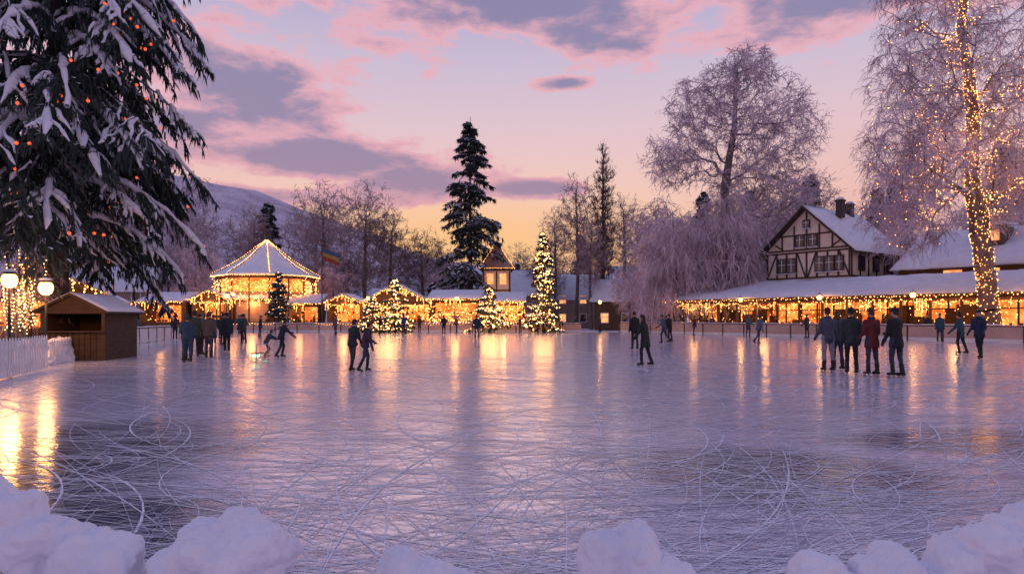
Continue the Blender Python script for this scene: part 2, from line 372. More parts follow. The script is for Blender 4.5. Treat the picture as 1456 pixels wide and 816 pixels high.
def env(ells):
    P=[]
    for cx,cy,cz,rx,ry,rz,n in ells:
        d=nrm(RNG.normal(size=(n,3)))*(RNG.random((n,1))**.45); P.append(d*[rx,ry,rz]+[cx,cy,cz])
    return np.concatenate(P)
def decid(name,loc,ells,trunk,r0,tw=5,tl=(.5,1.1),twd=.035,weep=0.,mats=(None,None),seg=.9,side=3,link=None,rz=0,sc_=1,rthr=.12,**k):
    if link is None:
        A,par,R=grow(env(ells),trunk,r0,seg,**k)
        idx=np.arange(1,len(A)); a=A[par[idx]];b_=A[idx]
        rb=R[idx]; ra=np.minimum(R[par[idx]],rb*1.5+.01); T=len(trunk); ra[:T-1]=R[par[idx[:T-1]]]
        c1=segs(a,b_,ra,rb,6)
        sel=idx[R[idx]<rthr]; D=nrm(A[sel]-A[par[sel]])
        P=np.repeat(A[sel],tw,0); D=np.repeat(D,tw,0); back=np.repeat(A[par[sel]],tw,0); t=RNG.random((len(P),1)); P=P*(1-t)+back*t
        D=nrm(D*.7+RNG.normal(size=D.shape)*.65+np.array([0,0,.25-weep*1.2])); L=RNG.uniform(tl[0],tl[1],len(P))
        L=L*(1+weep*RNG.random(len(P)))
        v,f=ribbons(P,D,L,twd*RNG.uniform(.7,1.2,len(P)),weep*.9); ch=[(c1[0],c1[1],0),(v,f,1)]
        P2=np.repeat(P,side,0);D2=np.repeat(D,side,0);L2=np.repeat(L,side);t=RNG.random(len(P2))
        P2=P2+D2*(L2*t)[:,None]-np.array([0,0,1.])*(weep*.45*L2*t*t)[:,None]
        D2=nrm(D2+RNG.normal(size=D2.shape)*.8-np.array([0,0,weep]))
        v,f=ribbons(P2,D2,L2*RNG.uniform(.3,.55,len(P2)),twd*.8,weep*.8); ch.append((v,f,1))
        o=npmesh(name,ch,mats)
        o.location=loc; o.rotation_euler=(0,0,rz); o.scale=(sc_,)*3
        return o,A,R
    o=bpy.data.objects.new(name,link.data); col.objects.link(o); o.location=loc;o.rotation_euler=(0,0,rz);o.scale=(sc_,sc_,sc_*random.uniform(.9,1.1)); return o
def trunkpts(*p):
    P=[np.array(q,float) for q in p]; o=[]
    for i in range(len(P)-1):
        n=max(2,int(np.linalg.norm(P[i+1]-P[i])/.9))
        for k in range(n): o.append(P[i]+(P[i+1]-P[i])*k/n+(RNG.normal(size=3)*.04 if o else 0))
    o.append(P[-1]); return [tuple(q) for q in o]
# large frosted tree behind the restaurant
decid('frosted_tree',(21.9,69,0),[(-2,0,22.5,4.4,4.5,4.2,380),(4.8,0,20.5,4.8,5,6,480),(-5.4,0,17.5,4,4,2.8,220),(6.7,-1,14,3.5,4,2.6,190),(1.8,0,26.5,3.2,3.5,2.6,210),(0,0,10,4.5,4,5,260),(2,0,15,4.5,5,4,260)],
  trunkpts((0,0,0),(.3,0,7),(-.4,0,14),(.6,0,21),(.8,0,27)),.62,5,(.5,1.1),.055,.35,(M_barkf,M_frost),.8,3)
# weeping frosted trees
decid('weeping_frosted_tree',(15.8,67,0),[(0,0,8.4,3.6,3.5,4.4,210),(-2,0,4.5,2.5,2.5,2.5,90),(2.8,0,6,2.3,2.5,4,110)],trunkpts((0,0,0),(.3,0,5),(0,0,11)),.3,6,(.8,1.6),.045,.95,(M_barkf,M_frost),.8,3)
decid('weeping_frosted_tree',(20.6,65.5,0),[(0,0,10,3.4,2.4,4.6,240),(1,0,5.5,2.8,2.0,3,120)],trunkpts((0,0,0),(.1,0,5),(0,0,13)),.32,6,(.8,1.6),.045,.9,(M_barkf,M_frost),.8,3)
# hero tree wrapped in lights
heT=trunkpts((0,0,0),(-.35,0,5),(-1.1,.1,10),(-1.2,0,15),(-1.9,0,20),(-1.3,0,26))
hero,HA,HR=decid('light_wrapped_tree',(30.6,43.6,0),[(-3.6,0,18,4,4.5,4.5,400),(-5.4,-1,12,3.4,4,4.2,430),(-3.5,0,23.5,4,4,3.2,220),(3,0,17,4,4,6,300),(2.5,0,10,3.5,4,3.4,230),(-6,-1,8.4,2.6,3,3,240),(1,0,25,5,4,4,180),(0,0,13,5,4,4,240)],
  heT,.60,6,(.4,.95),.034,.6,(M_barkf,M_frost),.7,3,rthr=.08,w=.3)
pts=[];A_=HA
T=len(heT)
for i in range(T-1):
    a=A_[i];b_=A_[i+1];n=50
    for k in range(n):
        t=random.random();q=random.random()*2*math.pi;r=(HR[i]*(1-t)+HR[i+1]*t)+.04
        p=a*(1-t)+b_*t; pts.append((p[0]+r*math.cos(q),p[1]+r*math.sin(q),p[2]))
for i in np.where((HR>.045))[0]:
    if i<T: continue
    for k in range(12): 
        q=RNG.normal(size=3); q=q/np.linalg.norm(q)*(HR[i]+.04); pts.append(A_[i]+q+RNG.normal(size=3)*.14)
for i in RNG.integers(T,len(A_),420): pts.append(A_[i]+RNG.normal(size=3)*.2)
v,f=octas(pts,RNG.uniform(.02,.04,len(pts))); fl=npmesh('fairy_lights',[(v,f,0)],[M_bulbt],parent=hero)
plight('tree_glow',(-1.6,-1.6,4),55,hero,r=.6); plight('tree_glow',(-2.6,-1.6,12),90,hero,r=.6)
# columnar tree
decid('columnar_poplar',(12.0,90,0),[(0,0,13,1.7,1.7,11.5,420)],trunkpts((0,0,0),(0,0,12),(0,0,24.5)),.3,6,(.6,1.1),.07,-.4,(M_bark,M_brown),.8,2)
# generic bare variants
vA,_,_=decid('bare_tree',(-25.5,92,0),[(0,0,13.5,5.4,5.2,6.5,520),(0,0,8,4.5,4.5,3,140)],trunkpts((0,0,0),(.3,0,6),(0,0,15)),.33,4,(.6,1.2),.06,.15,(M_barkf,M_frost2),.9,2)
vB,_,_=decid('bare_tree',(-15.8,90,0),[(-1,0,11,3.8,4,5,340),(2,0,9,3,4,4,180)],trunkpts((0,0,0),(-.3,0,5),(0,0,13)),.28,4,(.6,1.2),.055,.1,(M_barkf,M_brown),.9,2)
vC,_,_=decid('bare_tree',(8.6,92,0),[(0,0,14,3.2,3.2,7.5,400)],trunkpts((0,0,0),(.3,0,8),(0,0,18)),.28,4,(.7,1.3),.055,.0,(M_barkf,M_frost2),.9,2)
vD,_,_=decid('frosted_tree',(17,80,0),[(0,0,10,4.5,4.5,5,320),(2,0,6,4,4,3,100)],trunkpts((0,0,0),(.3,0,5),(0,0,12)),.3,5,(.7,1.3),.065,.5,(M_barkf,M_frost),.9,2)
vE,_,_=decid('distant_tree',(-100,150,0),[(0,0,10,5,5,6,150)],trunkpts((0,0,0),(.3,0,5),(0,0,12)),.3,4,(1,1.9),.14,.1,(M_barkf,M_frost2),1.3,1)
for lk,x,y,s in [(vA,-30,104,.95),(vA,-20.5,96,.95),(vB,-12.5,94,.9),(vB,-20.5,86,.65),(vC,12.8,99,.85),(vC,15.5,95,.95),(vC,6.2,99,.85),(vA,-37,96,.9),(vA,-46,94,1.05),(vA,-41,86,.8),(vD,20,90,1.15),(vD,26,92,1.0),(vD,33,96,1.2),(vA,42,98,1.2),(vD,50,92,1.3),(vB,-9,104,.8),(vA,1,106,.7),(vB,4.5,102,.7),
   (vA,-56,92,1.1),(vD,60,80,1.3),(vB,-62,80,1.2),(vC,-34,90,.75),(vA,70,70,1.3),(vD,40,74,.85),(vD,47,66,1.0),(vD,42,60,.95),(vB,-30,86,.7),(vD,-9,88,.5),(vD,12.5,73,.5),(vD,28.5,76,1.1),(vD,-38,82,.75),(vD,-22,84,.6),(vC,10,86,.7)]:
    decid(['bare_tree','frosted_tree'][lk is vD],(x,y,0),None,None,0,link=lk,rz=random.uniform(0,6),sc_=s)
for x in np.arange(-150,170,6.5):
    decid('distant_tree',(x+random.uniform(-2,2),random.uniform(125,155),0),None,None,0,link=vE,rz=random.uniform(0,6),sc_=random.uniform(.65,1.0))
def conifer(name,loc,H,R,zb,nb,nsp,nm,nl,nw,snow=.25,droop=.25,pw=.85,rise=.1,mats=None,trunk=.35,irr=.25,latk=.35,latmax=1.5,hang=.5,snl=2.2):
    u=np.sort(RNG.random(nb))**1.0; z=zb+(H-zb)*u; L=(R*(1-u)**pw)*RNG.uniform(1-irr,1+irr*.6,nb)+.25
    a=RNG.random(nb)*2*np.pi; D=np.stack([np.cos(a),np.sin(a),0*a],1); B=np.stack([0*a,0*a,z],1)
    def pos(i,t): return B[i]+D[i]*(L[i]*t)[:,None]+np.array([0,0,1.])*(L[i]*(rise*t-droop*t*t))[:,None]
    ch=[]
    tz=np.linspace(0,H,14); tp=np.stack([0*tz,0*tz,tz],1); tr=trunk*(1-tz/H)+.03; ch.append((*segs(tp[:-1],tp[1:],tr[:-1],tr[1:],7),0))
    for k in range(4):
        i=np.arange(nb); ch.append((*segs(pos(i,np.full(nb,k/4)),pos(i,np.full(nb,(k+1)/4)),.012*L*(1-k/4)+.012,.012*L*(1-(k+1)/4)+.01,4),0))
    i=np.repeat(np.arange(nb),nsp); t=RNG.random(len(i))**.75; sg=RNG.choice([-1,1],len(i)); P=pos(i,t)
    side=np.stack([-D[i][:,1],D[i][:,0],0*t],1)*sg[:,None]
    LD=nrm(side*.9+D[i]*.55+RNG.normal(size=P.shape)*.15-np.array([0,0,.2+hang*.3])); ll=np.minimum(latk*L[i]*(1.15-t*.8),latmax)*RNG.uniform(.6,1.1,len(i))
    j=np.repeat(np.arange(len(i)),nm); s=RNG.random(len(j)); Q=P[j]+LD[j]*(ll[j]*s)[:,None]-np.array([0,0,1.])*(.35*ll[j]*s*s)[:,None]
    ND=nrm(LD[j]*.7+RNG.normal(size=Q.shape)*.5-np.array([0,0,hang]))
    ch.append((*ribbons(Q,ND,nl*RNG.uniform(.6,1.2,len(j)),nw*RNG.uniform(.7,1.2,len(j)),.4),1))
    sel=RNG.random(len(j))<snow; Q2=Q[sel]+np.array([0,0,.03+nw*.25]); D2=nrm(LD[j][sel]+RNG.normal(size=Q2.shape)*.25)
    D2[:,2]*=.3; clump=np.sin(Q2[:,0]*1.3+Q2[:,2]*1.1)+np.cos(Q2[:,1]*1.5)>-0.5; Q2=Q2[clump];D2=D2[clump]
    ch.append((*ribbons(Q2,D2,nl*RNG.uniform(.4,.8,len(Q2)),nw*snl,.5,True),2))
    o=npmesh(name,ch,mats or [M_bark,M_needle,M_snow]); o.location=loc
    return o,pos,L,D,(P,LD,ll,i)
conifer('spruce_tree',(-5.2,85,0),26.5,5.4,3.0,150,15,8,.6,.14,.5,.34,.76,.1,irr=.5,latk=.32)
c2=conifer('spruce_tree',(-34,95,0),17.5,3.9,2,120,12,7,.6,.15,.36,.3,.7,.1,irr=.4)[0]
for x,y,s in [(-53,100,1.1),(28,100,1.0),(38.5,88,1.05),(36,104,1.1),(55,98,1.2),(-66,105,1.3),(12,118,.8),(66,92,1.3),(80,85,1.3),(45,84,.9),(-62,74,1.1)]:
    o=bpy.data.objects.new('spruce_tree',c2.data);col.objects.link(o);o.location=(x,y,0);o.scale=(s,s,s*random.uniform(.95,1.15));o.rotation_euler=(0,0,random.uniform(0,6))
# HERO snow laden spruce at left
hs,pos,L,D,(P,LD,ll,bi)=conifer('snowy_spruce_tree',(-18.0,27,0),34,4.95,4.7,265,32,17,.36,.065,.03,.85,.14,.34,irr=.26,latk=.45,latmax=1.9,hang=1.7,trunk=.42)
snowA=[];snowB=[];ra=[];rb=[]
nb=len(L)
for i in range(nb):
    if random.random()<.3: continue
    n=12; pr=None; off=random.random()*9
    for k in range(n+1):
        t=.2+.8*k/n; p=pos(np.array([i]),np.array([t]))[0]+[0,0,.07]; r=(.05+.20*max(0,noise.noise(Vector(p)*1.6+Vector((off,0,0)))+.28) )*(1 if k<n else .4)*min(1,L[i]/3+.3)
        p=p+RNG.normal(size=3)*.03
        if pr is not None: snowA.append(pr[0]);snowB.append(p);ra.append(pr[1]);rb.append(r)
        pr=(p,r)
for q in range(len(P)):
    if noise.noise(Vector(P[q])*.6)+.2*random.gauss(0,1)<.12: continue
    pr=None;n=5
    for k in range(n+1):
        s=k/n*.85; p=P[q]+LD[q]*ll[q]*s-np.array([0,0,.35*ll[q]*s*s])+[0,0,.05]+RNG.normal(size=3)*.035; r=(.02+.085*random.random()**1.3)*(1 if k<n else .3)
        if pr is not None: snowA.append(pr[0]);snowB.append(p);ra.append(pr[1]);rb.append(r)
        pr=(p,r)
v,f=segs(np.array(snowA),np.array(snowB),np.array(ra),np.array(rb),6)
npmesh('snow_load',[(v,f,0)],[M_snow],True,hs)
b_=MB()
for q in random.sample(range(len(P)),330):
    p=P[q]+LD[q]*ll[q]*1.0; b_.ball((p[0]*1.02,p[1]*1.02,p[2]-.2),.06,0,8,5)
b_.obj('ornaments',[M_orn],hs,True)
# small lit christmas trees
def lit_tree(x,y,h,r,n,name='lit_christmas_tree',br=.05,mt=None):
    o,pos,L,D,(P,LD,ll,bi)=conifer(name,(x,y,0),h,r,.3,int(h*16),8,5,.35,.1,.3,.2,.9,.15,trunk=.12,irr=.35)
    j=RNG.integers(0,len(P),n); Q=P[j]+LD[j]*(ll[j]*RNG.random(n))[:,None]+RNG.normal(size=(n,3))*.06
    v,f=octas(Q,RNG.uniform(.5,1.2,n)*br); npmesh('fairy_lights',[(v,f,0)],[mt or M_bulbh],parent=o); return o
lit_tree(3.15,68.6,9.9,1.9,1000,br=.055)
lit_tree(-12,70,5.4,2.0,620,br=.055); lit_tree(-2.3,70,4.4,2.4,620,br=.055); lit_tree(-14.2,69.5,3.6,1.6,360)
lit_tree(-24.5,71.6,6.2,1.5,120,br=.035)
for x,y,e,z in [(3.1,67.2,260,3),(-12.5,67.9,280,3),(-2.3,68,240,2.5)]: plight('tree_glow',(x,y,z),e,r=1)
# light-hung hedge along the centre
pts=[]
for x in np.arange(-9.5,1.5,.35):
    for k in range(12): pts.append((x+random.gauss(0,.2),71.9+random.uniform(-.4,.4),abs(random.gauss(0,.9))+.9))
sh2=decid('light_hung_hedge',(-4,72.0,0),[(0,0,1.2,5.6,.5,.9,160)],trunkpts((0,0,0),(0,0,.8)),.06,5,(.2,.5),.05,0,(M_bark,M_frost2),.6,2)[0]
v,f=octas(np.array(pts)-np.array([-4,72.0,0]),.045); npmesh('fairy_lights',[(v,f,0)],[M_bulb],parent=sh2)
# lit shrub at left
sh,SA,SR=decid('light_draped_shrub',(-17.6,24.9,0),[(0,0,2.6,1.1,1.0,1.6,90)],trunkpts((0,0,0),(0,0,1.5),(0,0,3.4)),.08,5,(.3,.7),.02,.9,(M_bark,M_frost2),.5,2)
pts=[]
for k in range(26):
    x=random.uniform(-1.,1.);y=random.uniform(-1.1,.2);zt=random.uniform(2.9,4.1)-abs(x)*.6
    for z in np.arange(zt,random.uniform(.9,1.8),-.13): pts.append((x+random.gauss(0,.03),y,z))
v,f=octas(pts,.022); npmesh('fairy_lights',[(v,f,0)],[M_bulbh],parent=sh); plight('shrub_glow',(0,-1.4,2.2),45,sh,r=.5)
# ------------------------------------------------------------ HILL
V=[];F=[];nx=120;ny=22
prof=[(-800,150),(-330,105),(-186,80),(-150,72),(-120,62),(-92,52),(-62,40),(-38,31),(-10,26),(60,22),(160,24),(300,40),(800,60)]
for j in range(ny+1):
    for i in range(nx+1):
        x=-800+1600*i/nx; h=np.interp(x,[p[0] for p in prof],[p[1] for p in prof]); t=j/ny
        y=230+t*170; s=math.sin(min(1,t)*math.pi/2)
        h*=1.04
        z=h*s+noise.noise(Vector((x*.02,y*.02,0)))*5*s+noise.noise(Vector((x*.08,y*.08,3)))*2.2*s-.5
        V.append((x,y,z))
n=nx+1
for j in range(ny):
    for i in range(nx): a=j*n+i; F.append((a,a+1,a+n+1,a+n))
m,nt,b=newmat('hill'); o=OBJC(nt)
tr=MAPR(nt,NOISE(nt,MAPP(nt,o,(1,1,.6)),.045,6,.7),.42,.55); fn=MAPR(nt,NOISE(nt,MAPP(nt,o,(1,.5,1)),.7,4,.7),.42,.58)
hc_=MIX(nt,MN(nt,'MULTIPLY',tr,MAPR(nt,fn,0,1,.5,1)),(.72,.66,.77,1),(.42,.37,.47,1))  # snow and tree tones lifted to pale lilac, distance haze put into the colour
nt.links.new(hc_,b.inputs['Base Color']); b.inputs['Roughness'].default_value=.95
nt.links.new(BUMP(nt,fn,.5,2.),b.inputs['Normal'])
h=MB(); h.add(V,F,0); h.obj('snowy_hill',[m],smooth=True)
# ------------------------------------------------------------ BUILDINGS
def stall(x,y,wd,dp,h,rz=0,name='market_stall',style=0,energy=40,dens=1.):
    e=empty(name,(x,y,0),rz)
    w_=MB(); w_.box((0,dp,h/2),(wd,.08,h),0); w_.box((-wd/2,dp/2,h/2),(.08,dp-.09,h),0); w_.box((wd/2,dp/2,h/2),(.08,dp-.09,h),0)
    w_.box((0,.1,.5),(wd-.1,.1,1.0),0); w_.box((0,.1,1.03),(wd+.05,.35,.05),0)
    for i in range(int(wd/2.4)+1): w_.box((-wd/2+i*wd/max(1,int(wd/2.4)),-.02,h/2),(.11,.11,h),0)
    w_.box((0,-.02,h-.1),(wd,.10,.2),0)
    w_.obj('walls',[M_wood],e)
    it=MB(); it.box((0,dp-.08,h*.55),(wd-.2,.04,h*.72),0)
    it.obj('glowing_interior',[M_inter],e)
    gd=MB()
    for i in range(int(wd*3)):
        gd.box((random.uniform(-wd/2+.2,wd/2-.2),dp*.5+random.uniform(-.4,.6),1.1+random.choice((0,.45,.9))+.1),(random.uniform(.1,.35),.2,random.uniform(.12,.4)),random.choice((0,1,2)))
    for zz in (1.5,1.95): gd.box((0,dp*.5+.3,zz-.42),(wd-.3,.3,.03),2)
    gd.obj('goods',[M_red,M_green,M_wood],e)
    r=MB(); s_=MB()
    if style==0:
        r.add([(-wd/2-.3,-.5,h),(wd/2+.3,-.5,h),(wd/2+.3,dp+.3,h+dp*.35),(-wd/2-.3,dp+.3,h+dp*.35),(-wd/2-.3,-.5,h+.09),(wd/2+.3,-.5,h+.09),(wd/2+.3,dp+.3,h+.09+dp*.35),(-wd/2-.3,dp+.3,h+.09+dp*.35)],[(0,3,2,1),(4,5,6,7),(0,1,5,4),(1,2,6,5),(2,3,7,6),(3,0,4,7)],0)
        s_.slab((-wd/2-.34,-.54,h+.094),(wd/2+.34,-.54,h+.094),(wd/2+.34,dp+.34,h+.1+dp*.36),(-wd/2-.34,dp+.34,h+.1+dp*.36),.22,0,int(wd*1.5)+4,5,.07)
        ev=[((-wd/2-.3,-.56,h+.02),(wd/2+.3,-.56,h+.02))]
    else:
        pk=h+wd*.24*style
        for sgn in (-1,1):
            a=(sgn*(wd/2+.35),-.55,h-.12);b1=(0,-.55,pk);c_=(0,dp+.3,pk);d_=(sgn*(wd/2+.35),dp+.3,h-.12)
            up=Vector((0,0,.1)); q=[Vector(t) for t in (a,b1,c_,d_)]; q2=[t+up for t in q]
            r.add(q+q2,[(0,1,2,3),(4,7,6,5),(0,4,5,1),(1,5,6,2),(2,6,7,3),(3,7,4,0)],0)
            s_.slab(*[t+Vector((0,0,.004)) for t in (q2[0],q2[1],q2[2],q2[3])],.2,0,8,6,.06)
        r.add([(-wd/2,0.02,h-.1),(wd/2,.02,h-.1),(0,.02,pk-.05)],[(0,1,2)],0)
        ev=[((-wd/2-.35,-.6,h-.1),(0,-.6,pk)),((0,-.6,pk),(wd/2+.35,-.6,h-.1)),((-wd/2,-.1,h-.3),(wd/2,-.1,h-.3))]
    r.obj('roof',[M_wood],e); s_.obj('roof_snow',[M_snow],e,True)
    P=[]
    for a,b1 in ev:
        ln=math.dist(a,b1); P.append(strpts(a,b1,int(ln*6)+2,0,.05))
        for k in range(int(ln*2.2*dens)): 
            t=random.random(); p=np.array(a)*(1-t)+np.array(b1)*t; P.append(np.stack([p-[random.gauss(0,.03),0,z_] for z_ in np.arange(.12,random.uniform(.2,1.0),.14)]))
    q=int(wd*10*dens); P.append(np.stack([RNG.uniform(-wd/2,wd/2,q),RNG.uniform(.2,dp-.3,q),RNG.uniform(1.2,h-.2,q)],1))
    P=np.concatenate(P); v,f=octas(P,RNG.uniform(.028,.058,len(P))); npmesh('string_lights',[(v,f,0)],[M_bulb],parent=e)
    plight('stall_lamp',(0,-.2,h-.4),energy,e,r=.4)
    return e
for x,y,wd,h,st_,en,dn in [(-38,74,4.5,3.2,0,90,.7),(-33,74.8,4.0,3.5,1,140,1.3),(-28.2,74,4.4,3.5,0,180,1.3),(-23.2,74.6,4.0,3.0,0,90,.6),(-18.2,74,3.6,3.2,.9,130,1.),(-12.8,75.5,7.2,3.2,1.15,220,1.5),(-6.3,75,5.4,3.5,0,110,.8),(-1.0,74.6,4.4,3.2,0,170,1.2)]:
    stall(x,y,wd,3,h,random.uniform(-.06,.06),style=st_,energy=en,dens=dn)
for x,y in [(-44,72),(-43,60)]: stall(x,y,4,3,3,.5,style=1,energy=120)
# carousel pavilion
e=empty('carousel_pavilion',(-28.2,78.5,0))
b_=MB(); s_=MB(); k=8; R1,R2=5.9,.25
def ring(R,z,off=0): return [Vector((R*math.cos(a),R*math.sin(a),z)) for a in (math.pi/8+j/k*2*math.pi for j in range(k))]
b_.loft([ring(4.6,0),ring(4.6,6.2)],0); b_.loft([ring(4.75,4.4),ring(4.75,5.9)],1)
for j in range(16):
    a=j/16*2*math.pi+math.pi/8; b_.box((5.3*math.cos(a),5.3*math.sin(a),3.1),(.14,.14,6.2),2)
b_.loft([ring(5.45,5.85),ring(5.45,6.14)],2)
b_.obj('walls',[M_woodt,M_inter,M_wood],e)
s_.loft([ring(R1,6.15),ring(R1,6.35),ring(4.2,7.2),ring(2.6,8.25),ring(1.0,9.6),ring(.15,10.3)],0); s_.obj('roof',[M_snow],e)
r=MB(); r.tube([(0,0,10.2),(0,0,11)],[.06,.03],0); r.ball((0,0,11.05),.14,0)
for j in range(8):
    a=math.pi/8+j/8*2*math.pi; r.tube([(R1*math.cos(a),R1*math.sin(a),6.4),(4.2*math.cos(a),4.2*math.sin(a),7.25),(2.6*math.cos(a),2.6*math.sin(a),8.3),(1*math.cos(a),1*math.sin(a),9.65)],[.05]*4,0,5)
r.obj('finial_and_ribs',[M_metal],e)
P=[]
pr=[(R1,6.45),(4.2,7.35),(2.6,8.4),(1.0,9.75),(.15,10.4)]
for j in range(8):
    a=math.pi/8+j/8*2*math.pi; a2=a+math.pi/4
    for (r1,z1),(r2,z2) in zip(pr[:-1],pr[1:]): P.append(strpts((r1*math.cos(a),r1*math.sin(a),z1),(r2*math.cos(a),r2*math.sin(a),z2),9))
    P.append(strpts((R1*math.cos(a),R1*math.sin(a),6.15),(R1*math.cos(a2),R1*math.sin(a2),6.15),26))
    for zz in (5.6,5.0,4.3): P.append(strpts((5.5*math.cos(a),5.5*math.sin(a),zz),(5.5*math.cos(a2),5.5*math.sin(a2),zz),34,.4,.16))
P=np.concatenate(P); v,f=octas(P,RNG.uniform(.035,.06,len(P))); npmesh('string_lights',[(v,f,0)],[M_bulb],parent=e)
plight('pavilion_lamp',(0,-6.3,4.6),170,e,r=.6)
def house(name,x,y,wd,dp,he,hr,rz=0,wall=M_plaster,lit=0,snowth=.3):
    e=empty(name,(x,y,0),rz); w_=MB()
    w_.add([(-wd/2,0,0),(wd/2,0,0),(wd/2,dp,0),(-wd/2,dp,0),(-wd/2,0,he),(wd/2,0,he),(wd/2,dp,he),(-wd/2,dp,he),(-wd/2,dp/2,hr),(wd/2,dp/2,hr)],[(0,1,5,4),(1,2,6,9,5),(2,3,7,6),(3,0,4,8,7),(4,5,9,8),(6,7,8,9)],0)
    w_.obj('walls',[wall],e)
    s_=MB(); o_=.5; dz=(hr-he)/(dp/2)*o_
    s_.slab((-wd/2-o_,-o_,he-dz+.05),(wd/2+o_,-o_,he-dz+.05),(wd/2+o_,dp/2,hr+.05),(-wd/2-o_,dp/2,hr+.05),snowth,0,24,8,.08)
    s_.slab((-wd/2-o_,dp+o_,he-dz+.05),(wd/2+o_,dp+o_,he-dz+.05),(wd/2+o_,dp/2,hr+.05),(-wd/2-o_,dp/2,hr+.05),snowth,0,24,8,.08)
    s_.obj('snow_roof',[M_snow],e,True)
    g_=MB(); fr=MB()
    n=max(2,int(wd/2.6))
    for i in range(n):
        xx=-wd/2+(i+.5)*wd/n
        for zz in ([1.5] if he<4 else [1.5,4.2] if he<7 else [1.5,4.2,6.6]):
            fr.box((xx,-.03,zz),(1.1,.08,1.3),0); g_.box((xx,-.06,zz),(.9,.06,1.1),1 if random.random()<lit else 0)
    fr.obj('window_frames',[M_white],e); g_.obj('windows',[M_glass,M_win],e)
    c=MB(); c.box((wd*.2,dp*.6,hr+.2),(.7,.7,1.8),0); c.box((wd*.2,dp*.6,hr+1.2),(.85,.85,.2),1); c.obj('chimney',[M_roofd,M_snow],e)
    return e
M_wallg=mat('render_grey_brown',(.34,.27,.23),(.26,.2,.18),.85,1)
house('snowy_house',-.5,98,9,8,5,8.5,.1,M_woodt,.4); house('snowy_house',7.5,101,9,8,4.5,8,-.15,M_wallg,.3)
house('snowy_house',14.0,84,8,7,3.8,6.4,-.4,M_wood,.3); house('snowy_house',-50,84,10,8,5,8,.3,M_wallg,.4); house('snowy_house',21,108,12,9,6,10,-.3,M_wallg,.2)
house('snowy_house',-12,96,8,7,3.6,6,.0,M_wood,.3); house('snowy_house',-20,104,9,7,3.6,6,.1,M_wallg,.3)
# turret
e=empty('turret_building',(-1.9,86,0)); w_=MB()
w_.box((0,0,3.7),(3.5,3.5,7.4),0); w_.box((0,0,7.45),(3.9,3.9,.25),1)
for sx_ in (-1.6,0,1.6): w_.box((sx_,-1.78,5.6),(.18,.08,3.3),1)
w_.box((0,-1.78,4.9),(3.5,.07,.18),1); w_.obj('walls',[M_plaster,M_timber],e)
r=MB(); 
def sq(s,z): return [Vector((x*s,y*s,z)) for x,y in ((-1,-1),(1,-1),(1,1),(-1,1))]
r.loft([sq(2.2,7.58),sq(1.6,8.3),sq(.9,9.5),sq(.12,11.2)],0); r.tube([(0,0,11.1),(0,0,12)],[.05,.02],1); r.obj('spire_roof',[mat('spire_tiles',(.46,.29,.22),(.32,.20,.17),.8,4),M_metal],e)
g_=MB(); 
for sx_ in (-.8,.8): g_.box((sx_,-1.78,6.3),(.8,.06,1.3),0); g_.box((sx_,-1.78,3.4),(.8,.06,1.3),0)
g_.obj('windows',[M_win],e)
P=[strpts((-2.2,-2.25,7.6),(2.2,-2.25,7.6),24)]+[strpts((s*2.2,-2.22,7.6),(0,-.1,11),22) for s in (-1,1)]
v,f=octas(np.concatenate(P),.032); npmesh('string_lights',[(v,f,0)],[M_bulb],parent=e); plight('wall_lamp',(0,-4.2,5.2),60,e)
# restaurant veranda (long, right)
RA=math.atan2(-.8,.6); e=empty('restaurant_pavilion',(15.5,68,0),RA); Lg=44
w_=MB(); w_.box((Lg/2,5.2,2.3),(Lg,.2,4.6),0)
for i in range(0,23): w_.box((i*2,0,1.45),(.16,.16,2.9),1); 
w_.box((Lg/2,0,2.98),(Lg,.18,.22),1); w_.box((Lg/2,0.05,.45),(Lg,.08,.9),1)
w_.obj('walls',[M_woodt,M_wood],e)
it=MB(); it.box((Lg/2,5.05,1.55),(Lg-.3,.05,2.5),0); it.obj('glowing_interior',[M_inter],e)
fr=MB()
for i in range(0,30): fr.box((.8+i*1.5,5.0,1.55),(.14,.06,2.5),0)
fr.box((Lg/2,5.0,2.2),(Lg,.06,.09),0)
for i in range(60):
    x=random.uniform(.5,Lg-.5); yy=random.uniform(1,4.4); fr.box((x,yy,.75),(.9,.8,.05),0); fr.box((x,yy,.37),(.1,.1,.72),0); fr.box((x+.7,yy,.5),(.45,.45,.06),0); fr.box((x+.9,yy,.8),(.05,.45,.7),0)
for i in range(34):
    x=random.uniform(.5,Lg-.5); yy=random.uniform(3,4.6); hh_=random.uniform(1.2,2.6); fr.box((x,yy,hh_/2),(random.uniform(.3,1.5),.3,hh_),0)
fr.obj('fittings',[M_wood],e)
r=MB(); r.add([(-.3,-.7,3.1),(Lg,-.7,3.1),(Lg,5.1,4.75),(-.3,5.1,4.75),(-.3,-.7,3.2),(Lg,-.7,3.2),(Lg,5.1,4.85),(-.3,5.1,4.85)],[(0,3,2,1),(4,5,6,7),(0,1,5,4),(1,2,6,5),(2,3,7,6),(3,0,4,7)],0); r.obj('roof',[M_wood],e)
s_=MB(); s_.slab((-.4,-.8,3.204),(Lg,-.8,3.204),(Lg,5.1,4.86),(-.4,5.1,4.86),.28,0,90,8,.14,.7); s_.obj('roof_snow',[M_snow],e,True)
P=[strpts((0,-.75,3.08),(Lg,-.75,3.08),220,0,.05)]
